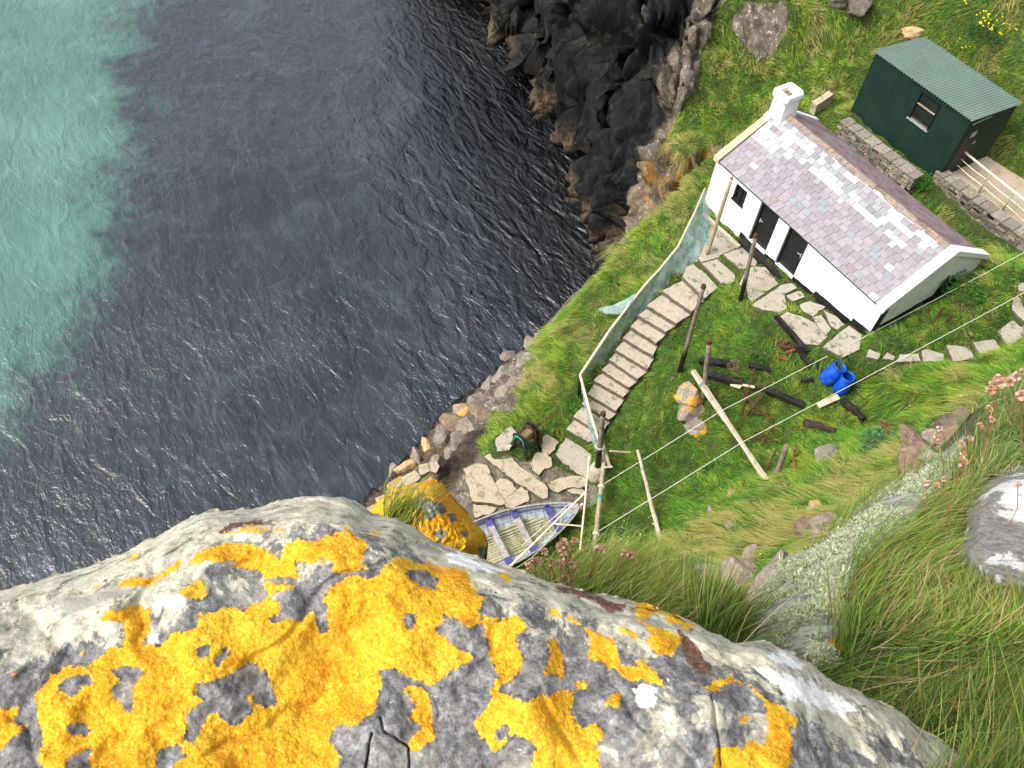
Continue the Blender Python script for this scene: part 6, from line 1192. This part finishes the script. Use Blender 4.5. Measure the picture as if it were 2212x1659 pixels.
# ------------------------------------------------------------------ near vegetation
IMR, IMD = RM[0], -RM[1]             # picture right and picture up in world axes
def near(name, pts, n, dirv, dj, bendv, l0, l1, w0, w1, cols, wts, seed, nseg=5, label=None, cat='grass', nj=.0, flow=None, jit=.02):
    rg = np.random.default_rng(seed); p = pts[rg.integers(0, len(pts), n)]+rg.normal(size=(n, 3))*jit; cl = np.array(cols)[rg.choice(len(cols), n, p=np.array(wts)/sum(wts))]
    tn = fbm(p*5, 3, seed)[:, None]; cl = cl*(1+.5*tn)
    d = np.tile(np.array(dirv, float), (n, 1))+rg.normal(size=(n, 3))*dj; b_ = np.tile(np.array(bendv, float), (n, 1))+rg.normal(size=(n, 3))*dj*.5
    sw = np.stack([fbm(p*2.2, 2, seed+1), fbm(p*2.2+9, 2, seed+2), 0*p[:, 0]], 1)*(1.2 if flow is None else flow); d += sw*.5; b_ += sw*.6
    me = blades(name, p, d, b_, rg.uniform(l0, l1, n), rg.uniform(w0, w1, n), cl, nseg, rng=rg, tipcol=np.array([.45, .33, .12]), tipf=.3); o = link(name, me, M['leaf']); struct(o, 'stuff', label, cat); return o
inframe = (BU < 2700) & (BV < 1800) & (BU > 1300)
rightg = inframe & (BLR < -42) & (BWR < -14); lowr = rightg & (BV > 1330+.0*BU); midr = rightg & (BV <= 1400) & (BV > 1000); upr = rightg & (BV <= 1130)
g1, g2c, g3, s1c, s2c, rd = [.11, .27, .025], [.22, .40, .05], [.05, .15, .02], [.62, .50, .25], [.50, .36, .14], [.40, .18, .07]
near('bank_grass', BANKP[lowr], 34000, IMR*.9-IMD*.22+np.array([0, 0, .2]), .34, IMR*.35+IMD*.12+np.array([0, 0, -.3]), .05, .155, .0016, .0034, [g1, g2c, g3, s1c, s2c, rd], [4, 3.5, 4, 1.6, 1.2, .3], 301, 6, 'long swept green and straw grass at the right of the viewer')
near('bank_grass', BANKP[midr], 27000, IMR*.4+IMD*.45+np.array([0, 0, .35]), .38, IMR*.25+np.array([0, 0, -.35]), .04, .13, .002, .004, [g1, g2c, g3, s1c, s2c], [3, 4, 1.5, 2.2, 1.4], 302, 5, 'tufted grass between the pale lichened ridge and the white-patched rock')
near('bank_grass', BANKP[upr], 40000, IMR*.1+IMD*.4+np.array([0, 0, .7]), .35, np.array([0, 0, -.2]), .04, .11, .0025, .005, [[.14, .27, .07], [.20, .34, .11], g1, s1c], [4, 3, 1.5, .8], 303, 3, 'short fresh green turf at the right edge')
strip = inframe & (np.abs(BLR+5) < 26) & (BV > 1000); near('bank_grass', BANKP[strip & (BU > 1800)], 1500, IMR*.1+IMD*.7+np.array([0, 0, .6]), .25, IMR*.2+np.array([0, 0, -.2]), .10, .24, .002, .0038, [g1, g2c, g3, s2c], [3, 3, 1, 1.5], 304, 5, 'upright grass blades growing out of the edge of the lichened ridge')
# lichen tufts
lrp = BANKP[(BLR > 2) & inframe]; rg = np.random.default_rng(5); kk = fbm(lrp*5.5, 4, 92)+.35*fbm(lrp*16, 2, 93); lrp = lrp[kk > .06]; n = 200000; p = lrp[rg.integers(0, len(lrp), n)]+rg.normal(size=(n, 3))*.006
me = blades('lichen_tufts', p, rg.normal(size=(n, 3))*1.0+np.array([0, 0, .6]), rg.normal(size=(n, 3))*1.3, rg.uniform(.003, .007, n), rg.uniform(.006, .012, n), np.array([.66, .69, .47])[None]*rg.uniform(.5, 1.25, (n, 1)), 2, rng=rg)
struct(link('lichen_tufts', me, M['leaf']), 'stuff', 'pale green bushy lichen crusting the ridge on the right', 'lichen')
wrp = BANKP[(BWR > -10) & inframe]; kk = fbm(wrp*6, 4, 94); wrp = wrp[kk > .22]; n = 5000; p = wrp[rg.integers(0, len(wrp), n)]+rg.normal(size=(n, 3))*.006
me = blades('lichen_tufts', p, rg.normal(size=(n, 3))*.8+np.array([0, 0, .8]), rg.normal(size=(n, 3))*.7, rg.uniform(.008, .02, n), rg.uniform(.003, .006, n), np.array([.55, .55, .34])[None]*rg.uniform(.55, 1.2, (n, 1)), 2, rng=rg); struct(link('lichen_tufts', me, M['leaf']), 'stuff', 'yellowish lichen tufts on the white-patched rock', 'lichen')
# cushion mound
fr_ = MD > 0; right = fr_ & (MU > 1385); left_ = fr_ & (MU < 1440)
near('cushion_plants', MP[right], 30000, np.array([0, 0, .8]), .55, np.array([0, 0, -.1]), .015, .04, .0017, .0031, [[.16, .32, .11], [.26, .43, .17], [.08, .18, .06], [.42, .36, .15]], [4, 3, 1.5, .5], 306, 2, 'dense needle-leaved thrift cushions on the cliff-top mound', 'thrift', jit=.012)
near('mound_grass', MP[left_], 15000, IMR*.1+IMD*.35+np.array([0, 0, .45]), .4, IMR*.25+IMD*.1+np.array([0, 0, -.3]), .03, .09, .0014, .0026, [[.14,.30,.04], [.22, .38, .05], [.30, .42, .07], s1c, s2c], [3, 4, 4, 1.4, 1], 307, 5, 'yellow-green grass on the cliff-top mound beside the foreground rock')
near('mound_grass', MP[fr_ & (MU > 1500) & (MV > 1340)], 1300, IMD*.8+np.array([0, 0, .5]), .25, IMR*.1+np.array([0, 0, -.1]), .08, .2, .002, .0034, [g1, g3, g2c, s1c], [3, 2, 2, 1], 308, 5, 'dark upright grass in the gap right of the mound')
# tuft on the orange rock
tp = np.array([UD(x, y, 1.9) for x in range(835, 900, 8) for y in range(1105, 1165, 8)]); near('rock_grass', tp, 420, IMD*.9-IMR*.35+np.array([0, 0, .3]), .16, IMR*.05+np.array([0, 0, -.1]), .05, .14, .0014, .0024, [[.22, .33, .04], g2c, g1, s1c], [4, 2, 1, 1], 309, 5, 'small tuft of grass rooted by the orange lichen rock', jit=.01)
# thrift seed heads
def thrift(px_, foot, dd, r, label, n=16, seed=0, grp='dry thrift heads'):
    rr = random.Random(seed); hd = Vector(UD(*px_, dd)); ft = Vector(UD(*foot, dd+.12)); root = thing('thrift_flower', ft, label, 'flower', grp)
    mb = MB(); mid_ = hd.lerp(ft, .5)+Vector((rr.uniform(-.015, .015), rr.uniform(-.015, .015), .02)); mb.tube([ft, mid_, hd], .0012, 4); mb.build('stem', M['stem'], root)
    mb = MB()
    for i in range(n):
        d_ = Vector((rr.gauss(0, 1), rr.gauss(0, 1), rr.gauss(0, 1)+.4)).normalized(); q = hd+d_*r*.25; u = d_.orthogonal().normalized(); v = d_.cross(u); w_ = r*.42; mb.cc = rr.choice([(.52, .30, .20), (.66, .44, .33), (.48, .22, .11), (.70, .55, .44)])
        mb.add([q, hd+d_*r*.8+u*w_, hd+d_*r*1.15, hd+d_*r*.8-u*w_, hd+d_*r*.75+v*w_*.8], [(0, 1, 2), (0, 2, 3), (0, 4, 2)])
    mb.build('head', M['petal'], root, col=True)
M['petal'] = mat_vcol('dry_petals', .8, .2, .1, 60, 0, .35); M['stem'] = simple('dry_stem', [(.3, (.16, .07, .03)), (.7, (.34, .17, .08))], 20, .8, .0)
TH = [(z7(262,305),0),(z7(247,322),0),(z7(272,338),0),(z7(255,345),0),(z7(308,297),0),(z7(180,342),0),(z7(112,405),0),(z7(140,380),0),(z7(158,385),0),(z7(205,388),0),(z7(240,395),0),(z7(268,385),0),(z7(300,398),0),(z7(405,330),0),(z7(430,330),0),(z7(520,350),0),(z7(552,356),0),(z7(772,597),0),(z7(690,455),0)]
PLc = ['highest','second','third','fourth','fifth','sixth','seventh','eighth','ninth','tenth','eleventh','twelfth','thirteenth','fourteenth','fifteenth','sixteenth','seventeenth','eighteenth','last']
TN = ['head at the top left of the tight cluster over the boat stern','head on the left of the tight cluster over the boat','lowest-right head in the tight cluster over the boat','lowest head in the tight cluster over the boat','lone head right of and above the tight cluster','lone head left of the tight cluster','leftmost low head by the rock edge','larger low head near the rock edge','head touching the larger low head','small low head left of the pole foot','low head under the pole frame','head just above the mound edge','low head at the left tip of the mound','head before the foot of the cable pole','head right of the foot of the cable pole','head on the crest of the mound','rightmost head on the crest of the mound','lone head in the dark gap above the foreground rock','rusty head in the middle of the cushion mound']
for i, ((x, y), _) in enumerate(TH): thrift((x, y), (x+(1235-x)*.35+random.uniform(-12, 12), y+75+random.uniform(-20, 20)), 1.8+.015*i, .0095, 'dry thrift '+TN[i], 16, i)
TR_ = [(z4(2030,640),1),(z4(2005,680),1),(z4(2050,665),1),(z4(1985,712),1),(z4(2150,625),1),(z4(2100,655),1),(z4(2198,590),0),(z4(2190,745),1),(z4(1975,832),0),(z4(1990,905),0),(z4(1915,945),0),(z4(1650,965),0),(z4(1630,1025),0),(z4(1850,1030),0),(z4(1790,1065),0),(z4(1800,1185),1),(z4(1805,1135),0),(z4(1680,1300),0),(z4(1630,1340),0),(z4(1560,1325),0),(z4(2165,1335),0)]
TL = ['largest pink seed head leaning over the path end','pale seed head left of the largest pink one','seed head right of the largest pink one','lowest seed head of the big pink bunch','tall seed head near the right edge','seed head between the tall one and the pink bunch','orange seed head at the right edge','pale seed head low at the right edge','rusty seed head below the pink bunch','second rusty seed head below the pink bunch','seed head over the rough brown outcrop','seed head left of the smooth slab rock','orange seed head over the chained brown rocks','pinkish seed head right of the smooth slab rock','pale pink seed head over the dark cleft rock','broad pink seed head on the crag edge','orange seed head above the broad pink one','pale head among the lichen tufts','orange head among the lichen tufts','brown head at the left of the lichen tufts','rusty head on the white-patched rock']
for i, ((x, y), b_) in enumerate(TR_): thrift((x, y), (x+random.uniform(-25, 30), y+70+random.uniform(0, 60)), 3.1, .017 if b_ else .011, 'dry thrift, '+TL[i], 22 if b_ else 14, 50+i)

# ------------------------------------------------------------------ plants on the slopes
def plant(name, pt, label, cat, n, l0, l1, w0, w1, col, seed, flowers=None, fcol=(.85, .62, .02), spread=.25, up=.8, group=None, fr=.02, hgt=0, base=None):
    g = np.array(G(*pt) if base is None else base); root = thing(name, g, label, cat, group); rg = np.random.default_rng(seed); th = rg.uniform(0, 2*PI, n); rr_ = spread*np.sqrt(rg.random(n))
    p = g+np.stack([np.cos(th)*rr_, np.sin(th)*rr_, rg.uniform(0, max(.02, hgt), n)*(1-rr_/spread*.6)], 1); d = np.stack([np.cos(th), np.sin(th), up+0*th], 1)+rg.normal(size=(n, 3))*.4
    me = blades('leaves', p, d, np.tile([0, 0, -.5], (n, 1)), rg.uniform(l0, l1, n), rg.uniform(w0, w1, n), np.array(col)[None]*rg.uniform(.5, 1.5, (n, 1)), 3, rng=rg); link('leaves', me, M['leaf'], root)
    if flowers:
        bm = bmesh.new()
        for i in range(flowers):
            a = rg.uniform(0, 2*PI); r = spread*1.2*math.sqrt(rg.random()); c = Vector(g)+Vector((math.cos(a)*r, math.sin(a)*r, l1*.8+hgt+rg.uniform(0, .12))); bmesh.ops.create_icosphere(bm, subdivisions=1, radius=fr*rg.uniform(.7, 1.3), matrix=Matrix.Translation(c))
        me = bpy.data.meshes.new('flowers'); bm.to_mesh(me); bm.free(); link('flowers', me, FM[fcol], root)
FM = {c: simple('flower_colour', [(.3, tuple(x*.85 for x in c)), (.7, c)], 20, .7, 0) for c in ((.85, .62, .02), (.80, .78, .68))}
YW = (.85, .62, .02)
dg = (.04, .12, .03); mg = (.08, .22, .04); bg_ = (.10, .24, .13)
plant('ragwort', zA(1640,400), 'dark bush dotted with yellow ragwort flowers above the shed', 'bush', 900, .08, .2, .02, .04, dg, 401, 40, YW, .75, .8, hgt=.5, fr=.03)
plant('ragwort', zA(1400,510), 'small yellow-flowered sprig just beyond the shed roof', 'plant', 120, .08, .18, .02, .04, mg, 402, 8, YW, .35, fr=.03)
plant('ragwort', zA(1400,75), 'pair of yellow flowers at the top edge over the shed', 'plant', 60, .08, .18, .02, .04, mg, 403, 4, YW, .25, fr=.03)
plant('ragwort', zA(1655,15), 'yellow bloom cut by the top edge at the right', 'plant', 60, .08, .18, .02, .04, mg, 404, 5, YW, .2, fr=.03)
plant('leafy_shrub', z5(835,1040), 'round bright green plant growing where the two rubble walls meet', 'shrub', 900, .06, .14, .03, .06, mg, 405, None, YW, .42, .7, hgt=.45, base=(3.82, 7.5, .75))
plant('leafy_plant', zC(1835,1300), 'blue-green broad leaved plant at the foot of the brown rocks', 'plant', 420, .06, .13, .06, .10, bg_, 406, None, YW, .62, .6, hgt=.15)
plant('leafy_plant', zC(1555,900), 'leafy weed just below the nearer blue barrel', 'plant', 200, .07, .14, .05, .09, mg, 407, None, YW, .45, .6, hgt=.12)
plant('leafy_plant', zC(1370,810), 'yellow-green sprig against the nearer blue barrel', 'plant', 120, .08, .16, .03, .06, (.22, .30, .07), 408, None, YW, .3, .8, hgt=.1)
plant('leafy_plant', zC(790,510), 'patch of rounded leaves left of the rusty pulley', 'plant', 150, .06, .12, .05, .09, dg, 409, None, YW, .42, .6, hgt=.06)
plant('leafy_plant', zC(350,1510), 'dark leafy weed on the slope below the long beam', 'plant', 120, .08, .16, .04, .08, dg, 410, None, YW, .35, .6, hgt=.06)
plant('seeding_dock', zC(500,650), 'pale pink-brown seeding dock standing among the charred timbers', 'plant', 420, .03, .07, .02, .04, (.36, .24, .13), 411, None, YW, .22, 1.2, hgt=.95)
plant('seeding_dock', zC(330,1350), 'faded brown seeding weed on the grass slope', 'plant', 160, .03, .07, .02, .04, (.30, .20, .10), 412, None, YW, .22, 1.2, hgt=.5)
plant('flowering_weed', z7(600,290), 'bushy weed with tiny pale flowers at the foot of the crooked pole', 'plant', 500, .06, .13, .02, .045, (.07, .17, .06), 413, 26, (.80, .78, .68), .75, .8, hgt=.35, fr=.02)
plant('flowering_weed', zD(670,860), 'small green weed sprouting from the paving by the doors', 'plant', 110, .08, .16, .02, .04, mg, 414, None, YW, .2, .8)
for i, (pp, lb) in enumerate(((((470,200)),'yellow flowers on the slope left of the chimney'),(((440,860)),'leafy yellow-flowered weed against the chimney'))):
    x, y = pp
for i, (pp, lb, nf_) in enumerate((((1690,300),'yellow-flowered weed rising behind the chimney stack',8),((1430,490),'yellow flowers at the cliff edge over the dark inlet',6),((1385,505),'first clump of yellow flowers left of the cliff edge blooms',6),((1360,530),'low yellow flowers at the lip of the inlet',5),((1440,560),'scattered yellow flowers beside the net rail',5),((1465,535),'yellow flowers tucked against the upper net rail',5),((1545,330),'yellow sprig by the gable corner over the cliff',5),((1660,1240),'tiny yellow flowers on the near grass slope',4),((1735,1100),'yellow dots on the straw grass slope',4),((1230,960),'two yellow leaves beside the winch crank',2),((1960,860),'yellow buttercup specks on the bank by the path',3),((2105,860),'yellow specks under the pink seed heads',3))):
    plant('yellow_flowers', pp, lb, 'flowers', 50, .06, .14, .02, .04, mg, 420+i, nf_, YW, .45, .8, fr=.02)
for i, (a, b_, lb) in enumerate((((1570,310),(1680,165),'taller red-brown dead dock stalk beside the cottage gable'),((1660,285),(1735,228),'thinner dead dock stalk right of the taller one'))):
    g = Vector(G(*z4(*a))); mb = MB(); h_ = Vector(U(*z4(*b_), g.z+.65)); timber(mb, g, h_, .02, .012, 6, .03, i); rr = random.Random(i)
    for k in range(60): t = rr.uniform(.45, 1); q = g.lerp(h_, t); mb.tube([q, q+Vector((rr.uniform(-.06, .06), rr.uniform(-.06, .06), rr.uniform(0, .09)))], .012, 4)
    tag(mb.build('dead_dock', M['rust']), lb, 'plant')
mb = MB(); mb.hexa([tuple(U(*z5(*p), z)) for z in (.55, .95) for p in ((-455,345),(-530,410),(-420,445),(-375,385))]) if False else None
a_, b__ = G(1750, 250), G(1786, 226); mb = MB(); mb.bar(Vector(a_)+Vector((0, 0, .35)), Vector(b__)+Vector((0, 0, .35)), .28, .55); tag(mb.build('stone_lintel', M['slab_warm'], sub=3, jit=.02), 'narrow tan stone block standing behind the chimney', 'stone')

plant('leafy_shrub', z1(1560,1165), 'green nettles crowding the foot of the near gable wall', 'shrub', 700, .07, .16, .03, .06, mg, 440, None, YW, .75, .8, hgt=.3, base=(8.7, 3.4, 1.6))
